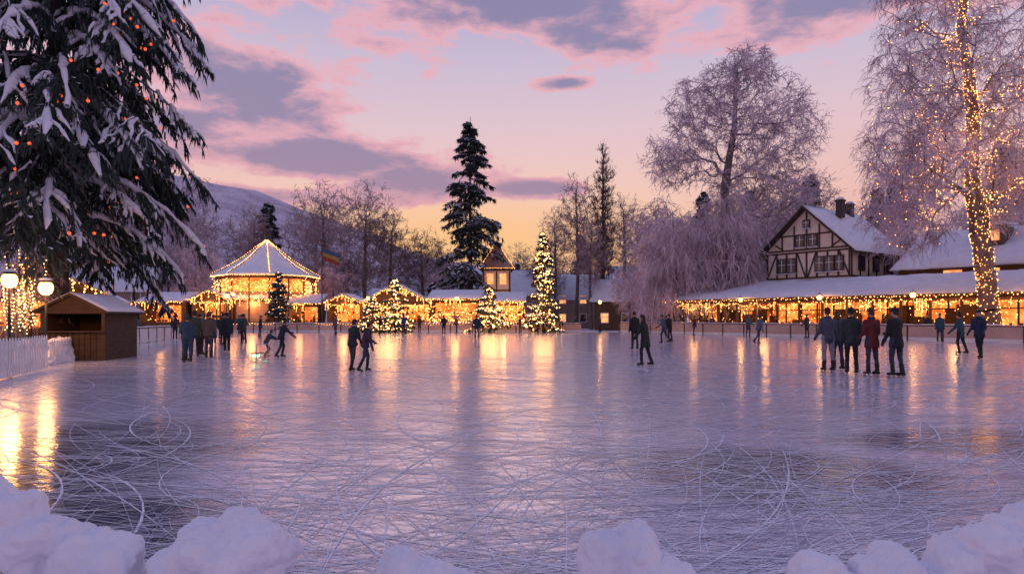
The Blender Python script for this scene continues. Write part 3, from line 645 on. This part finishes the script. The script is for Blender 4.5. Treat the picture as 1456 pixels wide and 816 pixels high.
for i in range(int(Lg/2)):
    P.append(strpts((i*2,-.1,2.85),(i*2+2,-.1,2.85),14,random.uniform(.1,.6),.04))
    if random.random()<.7: P.append(strpts((i*2,2.2,2.9),(i*2+2,2.2,2.9),12,random.uniform(.2,.6),.06)); 
    for k in range(random.choice((0,0,1,3,6))):
        x=i*2+random.uniform(0,2); P.append(np.stack([np.array((x+random.gauss(0,.02),-.15,z_)) for z_ in np.arange(2.85,random.uniform(1.5,2.6),-.15)]))
P.append(np.stack([RNG.uniform(0,Lg,520),RNG.uniform(.6,4.8,520),RNG.uniform(.9,2.8,520)],1))
P=np.concatenate(P); v,f=octas(P,RNG.uniform(.02,.05,len(P))); npmesh('string_lights',[(v,f,0)],[M_bulb],parent=e)
for i in range(5): plight('ceiling_lamp',(3+i*7.5,.3,2.5),(70,120,60,110,90)[i],e,r=.4)
# half timbered house
e=empty('half_timbered_house',(15.5,68,0),RA); x0,x1,y0,y1,he,hr=7.6,15.6,5.35,14.5,7.7,11.4; xm=(x0+x1)/2
w_=MB(); w_.add([(x0,y0,0),(x1,y0,0),(x1,y1,0),(x0,y1,0),(x0,y0,he),(x1,y0,he),(x1,y1,he),(x0,y1,he),(xm,y0,hr),(xm,y1,hr)],[(0,1,5,8,4),(1,2,6,5),(2,3,7,9,6),(3,0,4,7),(4,8,9,7),(5,6,9,8)],0); w_.obj('walls',[M_plaster],e)
t=MB(); f_=y0-.035
for zz in (4.9,5.15,7.45,7.7): t.beam((x0,f_,zz),(x1,f_,zz),.09,.13,0)
t.beam((x0+1.3,f_,9.05),(x1-1.3,f_,9.05),.09,.13,0)
for i in range(9): xx=x0+.09+i*(x1-x0-.18)/8; t.box((xx,f_-.003,6.3),(.13,.09,2.2),0)
for xx,zt in ((xm-2.4,9.1),(xm-1.2,9.9),(xm,11.1),(xm+1.2,9.9),(xm+2.4,9.1)): t.box((xx,f_-.003,(7.78+zt)/2),(.12,.09,zt-7.78),0)
for a,b1 in (((x0+.1,5.2),(x0+1.,7.4)),((x1-.1,5.2),(x1-1.,7.4)),((xm-2.3,7.8),(xm-3.1,8.3)),((xm+2.3,7.8),(xm+3.1,8.3)),((xm-.1,5.2),(xm-.9,7.4)),((xm+.1,5.2),(xm+.9,7.4))): t.beam((a[0],f_-.006,a[1]),(b1[0],f_-.006,b1[1]),.09,.11,0)
sxx=x1+.035
for zz in (4.9,5.15,7.5): t.beam((sxx,y0,zz),(sxx,y1,zz),.09,.14,0)
for i in range(7): t.box((sxx+.003,y0+.1+i*(y1-y0-.2)/6,6.3),(.09,.13,2.3),0)
t.obj('timber_frame',[M_timber],e)
g_=MB(); fr=MB()
for xx,zz,wd,hh_ in ((x0+1.6,6.3,.75,1.2),(x0+2.55,6.3,.75,1.2),(x1-2.75,6.3,.75,1.2),(x1-1.85,6.3,.75,1.2),(x1-.95,6.3,.6,1.2),(xm-.62,8.5,.7,.95),(xm+.62,8.5,.7,.95),(xm,10.,.5,.6)):
    fr.box((xx,f_-.04,zz),(wd+.18,.1,hh_+.18),0); g_.box((xx,f_-.075,zz),(wd,.06,hh_),0); fr.box((xx,f_-.11,zz),(.05,.03,hh_),2); fr.box((xx,f_-.11,zz+.1),(wd,.024,.045),2); fr.box((xx,f_-.1,zz-hh_/2-.12),(wd+.3,.22,.06),1)
for yy in (y0+1.8,y0+4.4,y0+7): fr.box((sxx+.04,yy,6.3),(.1,1.1,1.3),0); g_.box((sxx+.075,yy,6.3),(.06,.9,1.1),0)
fr.obj('window_frames',[M_timber,M_snow,M_white],e); g_.obj('windows',[M_glass],e)
r=MB(); s_=MB(); ov=.75; sl=(hr-he)/(xm-x0)
for sg in (-1,1):
    xe=xm+sg*(xm-x0+ov); ze=he-sl*ov
    q=[Vector((xe,y0-.8,ze)),Vector((xm,y0-.8,hr)),Vector((xm,y1+.6,hr)),Vector((xe,y1+.6,ze))]; q2=[v+Vector((0,0,.2)) for v in q]
    r.add(q+q2,[(0,1,2,3),(4,7,6,5),(0,4,5,1),(1,5,6,2),(2,6,7,3),(3,7,4,0)],0)
    s_.slab(*[v+Vector((0,.15 if k_<2 else 0,.004)) for k_,v in enumerate(q2)],.2,0,8,14,.05)
r.obj('roof',[M_timber],e); s_.obj('roof_snow',[M_snow],e,True)
c=MB(); 
for yy,xx,hh_ in ((9,xm+1.2,.9),(12.3,xm+.4,1.0)): c.box((xx,yy,hr+.1),(.6,.6,hh_+.6),0); c.box((xx,yy,hr+hh_/2+.48),(.74,.74,.15),0); c.ball((xx,yy,hr+hh_/2+.62),(.36,.36,.2),1)
c.obj('chimneys',[M_roofd,M_snow],e)
# large hall with broad snow roof
e=empty('snow_roofed_hall',(15.5,68,0),RA); w_=MB(); x0,x1,y0,y1=19,50,6.6,18
w_.add([(x0,y0,0),(x1,y0,0),(x1,y1,0),(x0,y1,0),(x0,y0,5.6),(x1,y0,5.6),(x1,y1,5.6),(x0,y1,5.6),(x0,12.3,8.7),(x1,12.3,8.7)],[(0,1,5,4),(1,2,6,9,5),(2,3,7,6),(3,0,4,8,7),(4,5,9,8),(6,7,8,9)],0); w_.obj('walls',[M_wood],e)
s_=MB(); s_.slab((x0-.5,y0-.5,5.4),(x1,y0-.5,5.4),(x1,12.3,8.8),(x0-.5,12.3,8.8),.35,0,60,14,.22,.5); s_.slab((x0-.5,18.5,5.4),(x1,18.5,5.4),(x1,12.3,8.8),(x0-.5,12.3,8.8),.35,0,30,8,.1); s_.obj('snow_roof',[M_snow],e,True)
c=MB(); 
for i in range(12): c.box((x0+1.5+i*2.5,y0-.03,4.95),(1.3,.06,.6),1 if i%3 else 0)
for xx in (25,34): c.box((xx,9.6,7.9),(1.6,2.4,1.5),0); c.box((xx,8.38,7.9),(1.1,.06,.8),1); c.slab((xx-1,8.1,8.68),(xx+1,8.1,8.68),(xx+1,11.0,8.85),(xx-1,11.0,8.85),.25,2,6,6,.05)
c.obj('dormers_and_windows',[M_wood,M_win,M_snow],e)
# kiosk hut left
e=empty('wooden_kiosk',(-15.4,24,0),.12); wd,dp,he,hr=2.1,2.6,1.75,2.3
w_=MB()
w_.add([(-wd/2,0,0),(-wd/2,0,he),(-wd/2,dp,he),(-wd/2,dp,0)],[(0,1,2,3)],0); w_.add([(wd/2,0,0),(wd/2,0,he),(wd/2,dp,he),(wd/2,dp,0)],[(3,2,1,0)],0)
w_.add([(-wd/2,dp,0),(-wd/2,dp,he),(0,dp,hr),(wd/2,dp,he),(wd/2,dp,0)],[(0,1,2,3,4)],0)
w_.add([(-wd/2,0,he-.1),(wd/2,0,he-.1),(wd/2,0,he),(0,0,hr),(-wd/2,0,he)],[(0,1,2,3,4)],0)
w_.box((0,-.02,.5),(wd,.06,1.0),0); w_.box((0,-.08,1.02),(wd+.1,.3,.05),0)
for i in range(11): w_.box((-wd/2+.1+i*.19,-.06,.5),(.012,.03,.98),1)
for s in (-1,1): w_.box((s*(wd/2-.05),-.02,he/2),(.12,.12,he),0)
w_.obj('walls',[M_woodk,M_timber],e)
r=MB();s_=MB()
for sg in (-1,1):
    q=[Vector((sg*(wd/2+.2),-.35,he-.1)),Vector((0,-.35,hr)),Vector((0,dp+.2,hr)),Vector((sg*(wd/2+.2),dp+.2,he-.1))]; q2=[v+Vector((0,0,.07)) for v in q]
    r.add(q+q2,[(0,1,2,3),(4,7,6,5),(0,4,5,1),(1,5,6,2),(2,6,7,3),(3,7,4,0)],0); s_.slab(*[v+Vector((0,.06,.004)) for v in q2],.06,0,6,8,.015)
r.obj('roof',[M_woodk],e); s_.obj('roof_snow',[M_snow],e,True)
stall(-21,32,3.2,2.4,2.5,.9,style=1,energy=60); stall(-27,38,4,2.4,2.6,.8,style=0,energy=90); stall(-31,48,4,2.4,2.6,.9,style=1,energy=100); stall(-35,58,4,2.4,2.7,1.0,style=0,energy=100)
# ------------------------------------------------------------ FENCES
def barrier(name,pts,h=.95,mt=M_woodt,cap=M_snow):
    b_=MB(); s_=MB()
    for a,b1 in zip(pts[:-1],pts[1:]):
        a=Vector((*a,0));b1=Vector((*b1,0));L_=(b1-a).length;n=max(1,round(L_/2.2));d=(b1-a)/n;t=d.normalized()
        for i in range(n):
            p=a+d*i;q=p+d
            b_.beam(p+t*.05+Vector((0,0,h*.5)),q-t*.05+Vector((0,0,h*.5)),.06,h-.06,0)
            b_.box((p.x,p.y,h/2+.01),(.11,.11,h+.04),1,math.atan2(t.y,t.x))
            b_.beam(p+Vector((0,0,h)),q+Vector((0,0,h)),.13,.06,1)
            b_.beam(p+Vector((0,0,.13)),q+Vector((0,0,.13)),.09,.2,2)
        nn=Vector((-t.y,t.x,0))*.08
        s_.slab(a-nn+Vector((0,0,h+.034)),b1-nn+Vector((0,0,h+.034)),b1+nn+Vector((0,0,h+.034)),a+nn+Vector((0,0,h+.034)),.06,0,int(L_*2),2,.035,2)
    e=empty(name); b_.obj('panels',[mt,M_wood,M_white],e); s_.obj('snow_cap',[cap],e,True)
M_panel=mat('barrier_panels',(.62,.42,.34),(.50,.33,.27),.55,.8)
barrier('rink_barrier',[(-29,70.6),(7.2,70.6)],.9,M_panel); barrier('rink_barrier',[(11.2,70.6),(30.1,40.1),(36.1,30.6),(42,14)],1.0,M_panel)
barrier('rink_barrier',[(-29,70.6),(-24,48),(-20.8,36)],.9,M_white); barrier('rink_barrier',[(-20.8,36),(-18.1,30)],.95,M_white)
P=[strpts((-29+i*2.2,70.45,.95),(-26.8+i*2.2,70.45,.95),9,.12,.02) for i in (0,1,4,5,6,9,10,13,14)]
v,f=octas(np.concatenate(P),.03); npmesh('barrier_string_lights',[(v,f,0)],[M_bulb])
b_=MB()
def picket(a,b1,h=.95,spc=.17,wd=.052):
    a=Vector((*a,0));b1=Vector((*b1,0));L_=(b1-a).length;t=(b1-a).normalized();rz=math.atan2(t.y,t.x);n=int(L_/spc)
    for i in range(n):
        p=a+t*(i+.5)*L_/n; hh_=h+random.uniform(-.015,.015); R=Matrix.Rotation(rz,3,'Z')
        V=[p+R@Vector(q) for q in ((-wd,-.012,.03),(wd,-.012,.03),(wd,-.012,hh_-.09),(0,-.012,hh_),(-wd,-.012,hh_-.09),(-wd,.012,.03),(wd,.012,.03),(wd,.012,hh_-.09),(0,.012,hh_),(-wd,.012,hh_-.09))]
        b_.add(V,[(0,1,2,3,4),(9,8,7,6,5),(0,5,6,1),(1,6,7,2),(2,7,8,3),(3,8,9,4),(4,9,5,0)],0)
    nn=Vector((-t.y,t.x,0))*.03
    for z in (.25,.72): b_.beam(a+nn+Vector((0,0,z)),b1+nn+Vector((0,0,z)),.035,.07,0)
picket((-9.4,8.),(-12.4,16.6),1.0,.19,.055); picket((-12.4,16.6),(-13.6,20.0),1.0,.21,.058); b_.obj('white_picket_fence',[M_white])
b_=MB(); picket((-14.5,21.4),(-17.6,29.6),.85,.2,.06); b_.obj('white_picket_fence',[M_white])
lump('snow_bank',[((-14.9-.36*(y-21.4)+random.uniform(-.15,.15),y,.1),(random.uniform(.25,.4),.45,random.uniform(.25,.75))) for y in np.arange(20.8,24,.4)],.05,.10,M_snow)
lump('snow_bank',[((-15.0-.4*(y-17)+random.uniform(-.15,.15)-.5,y,.0),(random.uniform(.3,.5),.5,random.uniform(.15,.3))) for y in np.arange(16,21,.4)],.05,.08,M_snow)
lump('snow_bank',[((-29.6+i*1.0,71.4,.05),(.8,.5,random.uniform(.25,.6))) for i in range(37)],.12,.1,M_snow)
# ------------------------------------------------------------ STREET LAMPS
def lamp(x,y,h,energy=60,gr=.15,globe=True):
    e=empty('street_lamp',(x,y,0)); b_=MB()
    b_.tube([(0,0,0),(0,0,.25),(0,0,.3),(0,0,h-.3),(0,0,h-.22)],[.11,.1,.05,.035,.06],0); b_.tube([(0,0,h-.22),(0,0,h-.18)],[.1,.1],0,10)
    b_.tube([(0,0,h+.17),(0,0,h+.24),(0,0,h+.34)],[.2,.13,.03],0,10); 
    for k in range(4):
        a=k*math.pi/2+.4; b_.tube([(.09*math.cos(a),.09*math.sin(a),h-.18),(.165*math.cos(a),.165*math.sin(a),h+.17)],[.01,.01],0,4)
    b_.ball((0,0,h+.36),.04,0); b_.obj('post',[M_metal],e)
    g_=MB(); g_.ball((0,0,h),(gr,gr,gr*1.15),0,12,9); g_.obj('globe',[M_globe],e,True)
    s_=MB(); s_.ball((0,0,h+.27),(.19,.19,.06),0); s_.obj('snow_cap',[M_snow],e,True)
    plight('bulb',(0,0,h-.45),energy,e,r=.18)
lamp(-14.65,19.9,2.6,150,.21); lamp(-14.75,21.6,2.45,110,.21)
for x,y,h in [(-29.8,71.5,4.0),(19.5,60,3.1),(23.5,53.5,3.1),(27.3,47.5,3.1),(31.8,42,3.0),(-24,56,3.3),(8.8,73,3.2),(-6.5,73,3.6),(-16,73,3.6)]: lamp(x+.6,y,h,60,.19)
# flag
e=empty('flagpole',(-19.9,71.5,0)); b_=MB(); b_.tube([(0,0,0),(0,0,9)],[.06,.035],0); b_.ball((0,0,9.05),.1,0); b_.obj('pole',[M_metal],e)
b_=MB(); n=10
for s in range(3):
    V=[];F=[]
    for i in range(n+1):
        for j in (0,1): V.append((.05+i*.17,.12*math.sin(i*.9),8.8-(s+j)*.40-.05*i-.002*i*i))
    for i in range(n): a=2*i; F.append((a,a+1,a+3,a+2))
    b_.add(V,F,s)
b_.obj('flag',[mat('flag_blue',(.04,.1,.25)),mat('flag_yellow',(.4,.27,.05)),mat('flag_red',(.3,.05,.03))],e,True)
# ------------------------------------------------------------ PEOPLE
_mc={}
def cloth(c,kind='cloth'):
    k=(kind,c)
    if k not in _mc: _mc[k]=mat(kind,c,tuple(x*.7 for x in c),.8,9,.5,22)
    return _mc[k]
M_skin=mat('skin',(.5,.3,.22),(.45,.26,.19),.5,20); M_eye=mat('eye',(.02,.02,.02),rough=.2); M_lip=mat('lips',(.35,.12,.1))
def person(x,y,head=0,H=1.75,lean=.05,legs=((0,0,-.05),(0,0,.05)),arms=((0,.15,.2),(0,.15,.2)),jacket=(.03,.035,.05),trouser=(.03,.04,.07),hat=None,hair=(.05,.03,.02),coat=.12,scarf=None,boots=(.03,.03,.03),name='ice_skater',vox=None,nod=0,turn=0,longhair=False,skates=True):
    d_=math.hypot(x,y); vox=vox or (.019 if d_<24 else .028)
    k=H/1.78; t=Vector((0,math.sin(lean),math.cos(lean))); S=Vector((1,0,0)); fwd=t.cross(S)*-1
    if fwd.y<0: fwd=-fwd
    B=MB(); prim=[]
    def cap(a,b,ra,rb,l): B.caps(a,b,ra,rb,0,10); prim.append((a,b,ra,rb,l))
    feet=[];ank=[]
    for sg,(a,b_,sd) in zip((-1,1),legs):
        hip=Vector((sg*.085,0,-.02)); kn=hip+Vector((sd*.7,math.sin(a),-math.cos(a)))*.44; an=kn+Vector((sd*.4,math.sin(b_),-math.cos(b_)))*.42
        cap(hip,kn,.095,.064,1); cap(kn,an+(kn-an)*.12,.062,.047,1)
        cap(an+(kn-an)*.42,an,.062,.052,2); 
        pit=max(-.9,min(.5,(b_+.25)*.9)) if b_<-.45 else 0
        fd=Vector((sd*.6,math.cos(pit),math.sin(pit))).normalized(); dn=Vector((0,math.sin(pit),-math.cos(pit)))
        heel=an+dn*.035-fd*.045; toe=an+dn*.05+fd*.16; cap(heel,toe,.047,.036,2); feet.append((an,fd,dn))
        ank.append(min((an+dn*.135+fd*.15).z,(an+dn*.135-fd*.08).z))
    dz=-min(ank) if skates else -min(ank)-.04
    rings=[];cz=coat
    for s,rx,ry in ((-cz-.02,.178+.12*cz,.14+.10*cz),(-cz*.5,.178+.05*cz,.145+.04*cz),(.02,.172,.135),(.14,.160,.126),(.28,.182,.136),(.39,.203,.134),(.46,.185,.112),(.51,.11,.085),(.56,.058,.06)):
        c=t*s if s>0 else Vector((0,0,s)) ; rings.append([c+S*rx*math.cos(q)+fwd*ry*math.sin(q) for q in (j/16*2*math.pi for j in range(16))])
    B.loft(rings,0); prim.append((Vector((0,0,-cz)),t*.0,.16,.16,0)); prim.append((t*.0,t*.42,.16,.17,0)); prim.append((t*.42,t*.52,.16,.06,0))
    hands=[]
    for sg,(a,sd,be) in zip((-1,1),arms):
        sh=t*.435+S*sg*.185; a1=a+lean*.3; el_=sh+Vector((sg*math.sin(sd),math.sin(a1)*math.cos(sd),-math.cos(a1)*math.cos(sd)))*.29
        a2=a1+be; hd=Vector((sg*math.sin(sd*.5)*.4 if be<.8 else -sg*.45,math.sin(a2),-math.cos(a2))).normalized(); wr=el_+hd*.25
        cap(sh,el_,.072,.060,0); cap(el_,wr,.058,.045,0); hands.append((wr,hd,sg))
    V,F,N=remeshed(B,vox,3)
    V=[v+n*(.014*noise.noise(v*9+Vector((x,y,0)))+.008*noise.noise(v*22)) for v,n in zip(V,N)]
    PA=np.array([p[0] for p in prim]);PB=np.array([p[1] for p in prim]);r0=np.array([p[2] for p in prim]);r1=np.array([p[3] for p in prim]);lb=np.array([p[4] for p in prim])
    VV=np.array(V);C=np.array([VV[list(f)].mean(0) for f in F]); ab=PB-PA; L2=np.maximum((ab**2).sum(1),1e-9)
    tt=np.clip(((C[:,None]-PA)*ab).sum(2)/L2,0,1); dist=np.linalg.norm(C[:,None]-(PA+tt[...,None]*ab),axis=2)-(r0+(r1-r0)*tt)
    lab=lb[np.argmin(dist,1)]
    out=MB(Matrix.Translation((x,y,0))@Matrix.Rotation(head,4,'Z')@Matrix.Scale(k,4)@Matrix.Translation((0,0,dz)))
    out.add(V,F,0); out.m=[int(q) for q in lab]
    for wr,hd,sg in hands:
        sd=hd.cross(Vector((0,1,0)) if abs(hd.y)<.8 else Vector((0,0,1))).normalized(); ax=hd.cross(sd).normalized()
        out.caps(wr-hd*.01,wr+hd*.07,.028,.034,6,8)
        for fi,(o_,ln) in enumerate(((-.027,.065),(-.009,.078),(.009,.073),(.027,.058))):
            p0=wr+hd*.08+ax*o_; in_=sd*-sg*.012
            out.tube([p0,p0+hd*ln*.5+in_*.6,p0+hd*ln+in_*2.4],[.0105,.0095,.006],6,6)
        out.tube([wr+hd*.03+ax*.03,wr+hd*.06+ax*.055,wr+hd*.09+ax*.058],[.012,.011,.007],6,6)
    if skates:
        for an,fd,dn in feet:
            for s0 in (-.03,.11): out.beam(an+dn*.075+fd*s0,an+dn*.115+fd*s0,.012,.05,5,up=fd)
            out.beam(an+dn*.122-fd*.08,an+dn*.122+fd*.17,.006,.026,5,up=-dn)
    hc=t*.60+Vector((0,.015+.05*lean,.085)); 
    R=Matrix.Rotation(turn,3,'Z')@Matrix.Rotation(-nod-lean*.3,3,'X')
    def hp(p): return hc+R@Vector(p)
    out.caps(t*.5,hc+R@Vector((0,-.015,-.06)),.055,.05,3,10)
    rg=[]
    for z,rx,yf,yb in ((-.118,.022,.062,-.0),(-.105,.042,.078,-.03),(-.08,.056,.086,-.062),(-.045,.066,.088,-.083),(-.01,.073,.088,-.094),(.03,.076,.088,-.1),(.065,.07,.078,-.094),(.095,.05,.055,-.072),(.112,.02,.02,-.035)):
        rg.append([hp((rx*math.cos(q),(yf if math.sin(q)>0 else -yb)*math.sin(q),z)) for q in (j/16*2*math.pi for j in range(16))])
    out.loft(rg,3)
    out.tube([hp((0,.084,.015)),hp((0,.1,-.012)),hp((0,.108,-.028)),hp((0,.088,-.038))],[.006,.01,.015,.008],3,8)
    out.tube([hp((-.024,.079,-.062)),hp((0,.088,-.061)),hp((.024,.079,-.062))],[.003,.007,.003],8,6)
    for sg in (-1,1):
        c=hp((sg*.03,.08,.004)); out.ball(c,(.0115,.0115,.009),7,8,5); out.tube([hp((sg*.016,.085,.02)),hp((sg*.033,.087,.026)),hp((sg*.046,.078,.021))],[.003,.0045,.002],4,5)
        if not hat: out.ball(hp((sg*.077,-.005,-.012)),(.012,.02,.032),3,8,5)
    top=[]
    hm=9 if hat else 4; inf=1.13 if hat else 1.06
    low=.022 if hat else .03
    for z,rx,yf,yb in ((low,.077,.087,-.101),(.045,.078,.086,-.102),(.075,.07,.074,-.094),(.1,.052,.055,-.074),(.122,.02,.022,-.034)):
        top.append([hp((rx*inf*math.cos(q),((yf if math.sin(q)>0 else -yb)*inf)*math.sin(q),z*(1.08 if z>.05 else 1))) for q in (j/16*2*math.pi for j in range(16))])
    out.loft(top,hm)
    if hat: out.ball(hp((0,-.02,.15)),.028,9,8,6)
    zl=-.2 if longhair else -.07
    bk=[]
    for z,w_ in ((zl,.5),(zl*.6,.9),(-.01,1.),(.04,1.03)):
        arcp=[hp((.08*w_*math.cos(q),-.004-.106*w_**.3*abs(math.sin(q)),z)) for q in (math.pi+j/9*math.pi for j in range(10))]
        inn=[hp((.05*w_*math.cos(q),-.004-.06*abs(math.sin(q)),z)) for q in (2*math.pi-j/9*math.pi for j in range(10))]
        bk.append(arcp+inn)
    out.loft(bk,4)
    c0=t*.525; out.tube([c0+S*.075*math.cos(q)+fwd*(.07*math.sin(q))+Vector((0,0,.01)) for q in (j/10*2*math.pi for j in range(11))],[.028]*11,10,8)
    return out.obj(name,[cloth(jacket,'jacket'),cloth(trouser,'trousers'),cloth(boots,'boots'),M_skin,cloth(hair,'hair'),M_steel,cloth((.03,.03,.035),'gloves'),M_eye,M_lip,cloth(hat or (.05,.05,.05),'hat'),cloth(scarf or tuple(q*.9 for q in jacket),'collar')],None,True)
pk=((.05,.16,.75),(.05,.16,.75)); rel=((.05,.10,.25),(-.05,.12,.3)); hold=((.1,.3,1.3),(.1,.3,1.3)); st1=((.05,-.05,-.06),(-.04,-.1,.07)); st2=((.12,-.1,-.04),(-.08,-.16,.03))
navy=(.02,.028,.05);blk=(.018,.018,.022);maroon=(.14,.02,.025);grey=(.12,.12,.14);teal=(.03,.09,.12);jean=(.04,.05,.085)
# right foreground group
person(8.75,18.9,.1,1.75,.04,st1,pk,(.09,.1,.13),(.30,.30,.33),None,coat=.08)
person(9.35,19.6,.0,1.66,.04,st2,pk,(.05,.06,.09),jean,None,(.12,.07,.03),coat=.1,longhair=True)
person(9.0,18.1,-.2,1.74,.05,st2,rel,(.035,.05,.055),blk,(.02,.02,.03),coat=.14)
person(9.28,17.6,.25,1.72,.05,st1,pk,maroon,jean,None,(.06,.04,.025),coat=.22,scarf=(.1,.02,.03))
person(9.68,17.2,.35,1.72,.06,st2,((.1,.12,.4),(.25,.15,1.2)),blk,jean,(.015,.02,.03),coat=.2,scarf=grey,turn=.3)
# right edge
person(18.4,28.0,.6,1.68,.08,((.2,-.2,-.05),(-.15,-.35,.05)),((.3,.2,.5),(-.2,.2,.4)),teal,blk,(.02,.02,.03),coat=.1)
person(16.7,24.4,2.0,1.76,.06,((.15,0,-.05),(-.2,-.4,.05)),pk,(.02,.03,.08),blk,(.02,.03,.06),coat=.14)
# centre right
person(4.12,21.1,.9,1.58,.16,((.25,-.05,-.03),(-.12,-.35,.04)),((.2,.2,.5),(-.2,.15,.5)),(.02,.035,.03),blk,None,coat=.30,longhair=True)
person(5.75,32.,.3,1.76,.06,st1,rel,blk,blk,None,coat=.1)
person(8.9,40,1.4,1.7,.2,((.4,-.1,0),(-.3,-.7,.1)),((.4,.3,.5),(-.4,.3,.4)),(.08,.12,.18),jean,(.1,.1,.12)); person(9.6,41.5,1.0,1.7,.1,st2,pk,blk,blk)
person(13.9,38.5,-1.2,1.66,.18,((.35,-.1,-.08),(-.35,-.75,.1)),((.5,.4,.5),(-.3,.4,.4)),(.12,.15,.2),(.05,.06,.1),(.03,.05,.1))
person(21.6,50,.5,1.75,.02,st1,pk,(.05,.06,.1),blk)
# centre pair
person(-4.45,19.0,-.6,1.45,.16,((.25,-.1,-.04),(-.05,-.3,.04)),((.4,.2,.4),(.1,.15,.4)),(.03,.035,.045),(.05,.055,.07),None,coat=.1)
person(-4.05,18.8,-.9,1.40,.24,((.4,-.1,-.05),(-.2,-.5,.06)),((.5,.25,.5),(-.2,.3,.4)),(.06,.04,.06),jean,(.1,.05,.07),coat=.08)
person(-8.65,25.6,-.8,1.45,.28,((.4,-.2,-.06),(-.2,-.55,.1)),((.9,.2,.3),(.5,.3,.3)),(.02,.025,.05),blk,(.03,.03,.05))
person(-9.15,25.4,-.7,1.12,.55,((.7,-.3,-.05),(.2,-.7,.08)),((.9,.2,.2),(.9,.2,.2)),(.04,.06,.09),jean,(.1,.1,.14))
# left groups
person(-11.2,23.4,-.5,1.62,.08,st1,pk,(.06,.06,.08),blk,None,(.1,.06,.03),coat=.15,longhair=True)
person(-11.0,24.8,.2,1.7,.04,st2,rel,(.1,.08,.07),jean,(.15,.1,.08)); person(-11.9,25.6,.4,1.72,.04,st1,pk,(.05,.07,.05),blk,(.03,.03,.03))
person(-10.65,22.4,.5,1.56,.1,((.15,-.1,-.05),(-.1,-.3,.05)),((.4,.15,.9),(.1,.1,.5)),(.03,.07,.11),(.03,.07,.13),(.04,.06,.1),coat=.1)
person(-12.4,27.2,-.4,1.7,.03,st1,rel,grey,blk,(.2,.15,.1)); person(-13.1,29,.6,1.66,.03,st2,pk,(.07,.05,.05),jean); person(-12.6,30.2,.2,1.7,.03,st2,rel,navy,blk)
person(-17.2,37.5,0,1.7,.04,st1,pk,blk,blk); person(-16.5,37,.4,1.68,.04,st2,rel,(.04,.06,.1),jean,(.1,.03,.03)); person(-15.8,37.3,-.3,1.72,.05,st1,hold,(.03,.05,.08),blk,(.03,.03,.04)); person(-16.9,38.6,.3,1.66,.04,st1,pk,(.02,.04,.04),blk); person(-16.1,38.4,.9,1.74,.04,st2,pk,navy,blk); person(-15.3,38.9,.9,1.7,.04,st2,pk,(.05,.07,.08),blk)
person(-23.6,43,1.2,1.68,.18,((.35,-.1,-.08),(-.35,-.7,.1)),((.5,.4,.5),(-.3,.4,.4)),grey,jean,(.1,.1,.1)); person(-22.7,46,.4,1.7,.05,st2,pk,(.1,.05,.05),blk)
for x,y,c in [(-20.5,48,blk),(-19.2,52,navy),(-22,56,maroon),(-15,58,grey),(-12,62,blk),(13.5,60,navy),(15.2,57,maroon),(18,52,grey),(24.5,44,blk),(26,41.5,teal),(-25.5,62,blk),(-24.6,61.5,teal),(-18.5,44,navy),(-17.8,45,grey)]:
    person(x,y,random.uniform(-3,3),random.uniform(1.6,1.78),.1,st2,random.choice((pk,rel)),c,jean,random.choice([None,(.05,.05,.06)]),vox=.035)
# far centre
person(-9.5,60,.8,1.72,.1,st2,pk,(.03,.06,.2),jean,(.05,.1,.25)); person(-8.95,66,-.4,1.7,.05,st1,pk,(.12,.03,.03),jean); person(-6.0,60,.2,1.72,.06,st2,pk,blk,blk); person(-2.5,48.5,.3,1.68,.08,((.2,-.15,-.05),(-.15,-.35,.05)),((.3,.2,.4),(-.2,.2,.4)),(.03,.035,.06),(.05,.07,.14),None,coat=.1)
person(-5.4,66.5,2,1.7,.05,st1,pk,(.2,.06,.05),jean,(.3,.1,.08)); person(.8,67,1,1.66,.05,st1,pk,(.08,.06,.05),jean)
for x,y,c in [(18.2,62,(.1,.08,.1)),(20.3,59.5,navy),(24.6,54,(.1,.04,.04)),(25.5,52.5,grey),(28.6,47,navy),(-26,72.6,(.1,.06,.05)),(-21,72.5,navy),(-14.5,72.4,(.12,.04,.04)),(-9.4,72.8,grey),(5,72.6,navy),(9.2,71.5,(.1,.08,.06)),(-20.6,30.6,(.06,.07,.09)),(-19.8,32.5,(.1,.05,.05)),(-24.5,40,navy),(-26,44,(.1,.06,.05)),(22.3,57.5,navy),(27,49.5,(.12,.05,.04))]:
    person(x,y,random.uniform(-3,3),random.uniform(1.6,1.8),.03,st1,pk,c,jean,random.choice([None,(.1,.1,.12),(.2,.05,.05)]),name='pedestrian',skates=False,vox=.04)
# child's sled with green marker light
e=empty('push_sled',(-8.6,23.2,0),.7); b_=MB()
for s in (-.2,.2): b_.tube([(s,-.4,.03),(s,.35,.03),(s,.48,.12),(s,.45,.3)],[.016]*4,0,6); b_.tube([(s,-.3,.03),(s,-.33,.62)],[.014]*2,0,6); b_.tube([(s,.1,.03),(s,.1,.3)],[.014]*2,0,6)
b_.tube([(-.2,-.33,.62),(.2,-.33,.62)],[.018]*2,0,6)
for i in range(5): b_.box((-.16+i*.08,-.08,.31),(.06,.6,.025),1)
b_.obj('frame',[M_steel,M_woodt],e)
b_=MB(); b_.caps((-.1,.3,.2),(.1,.3,.2),.035,.035,0); b_.obj('marker_light',[emat('green_led',(.25,1,.55),3)],e,True); plight('green_lamp',(0,.5,.22),1.5,e,(.3,1,.6),.05)
print('objects',len(bpy.data.objects),'polys',sum(len(m.polygons) for m in bpy.data.meshes))
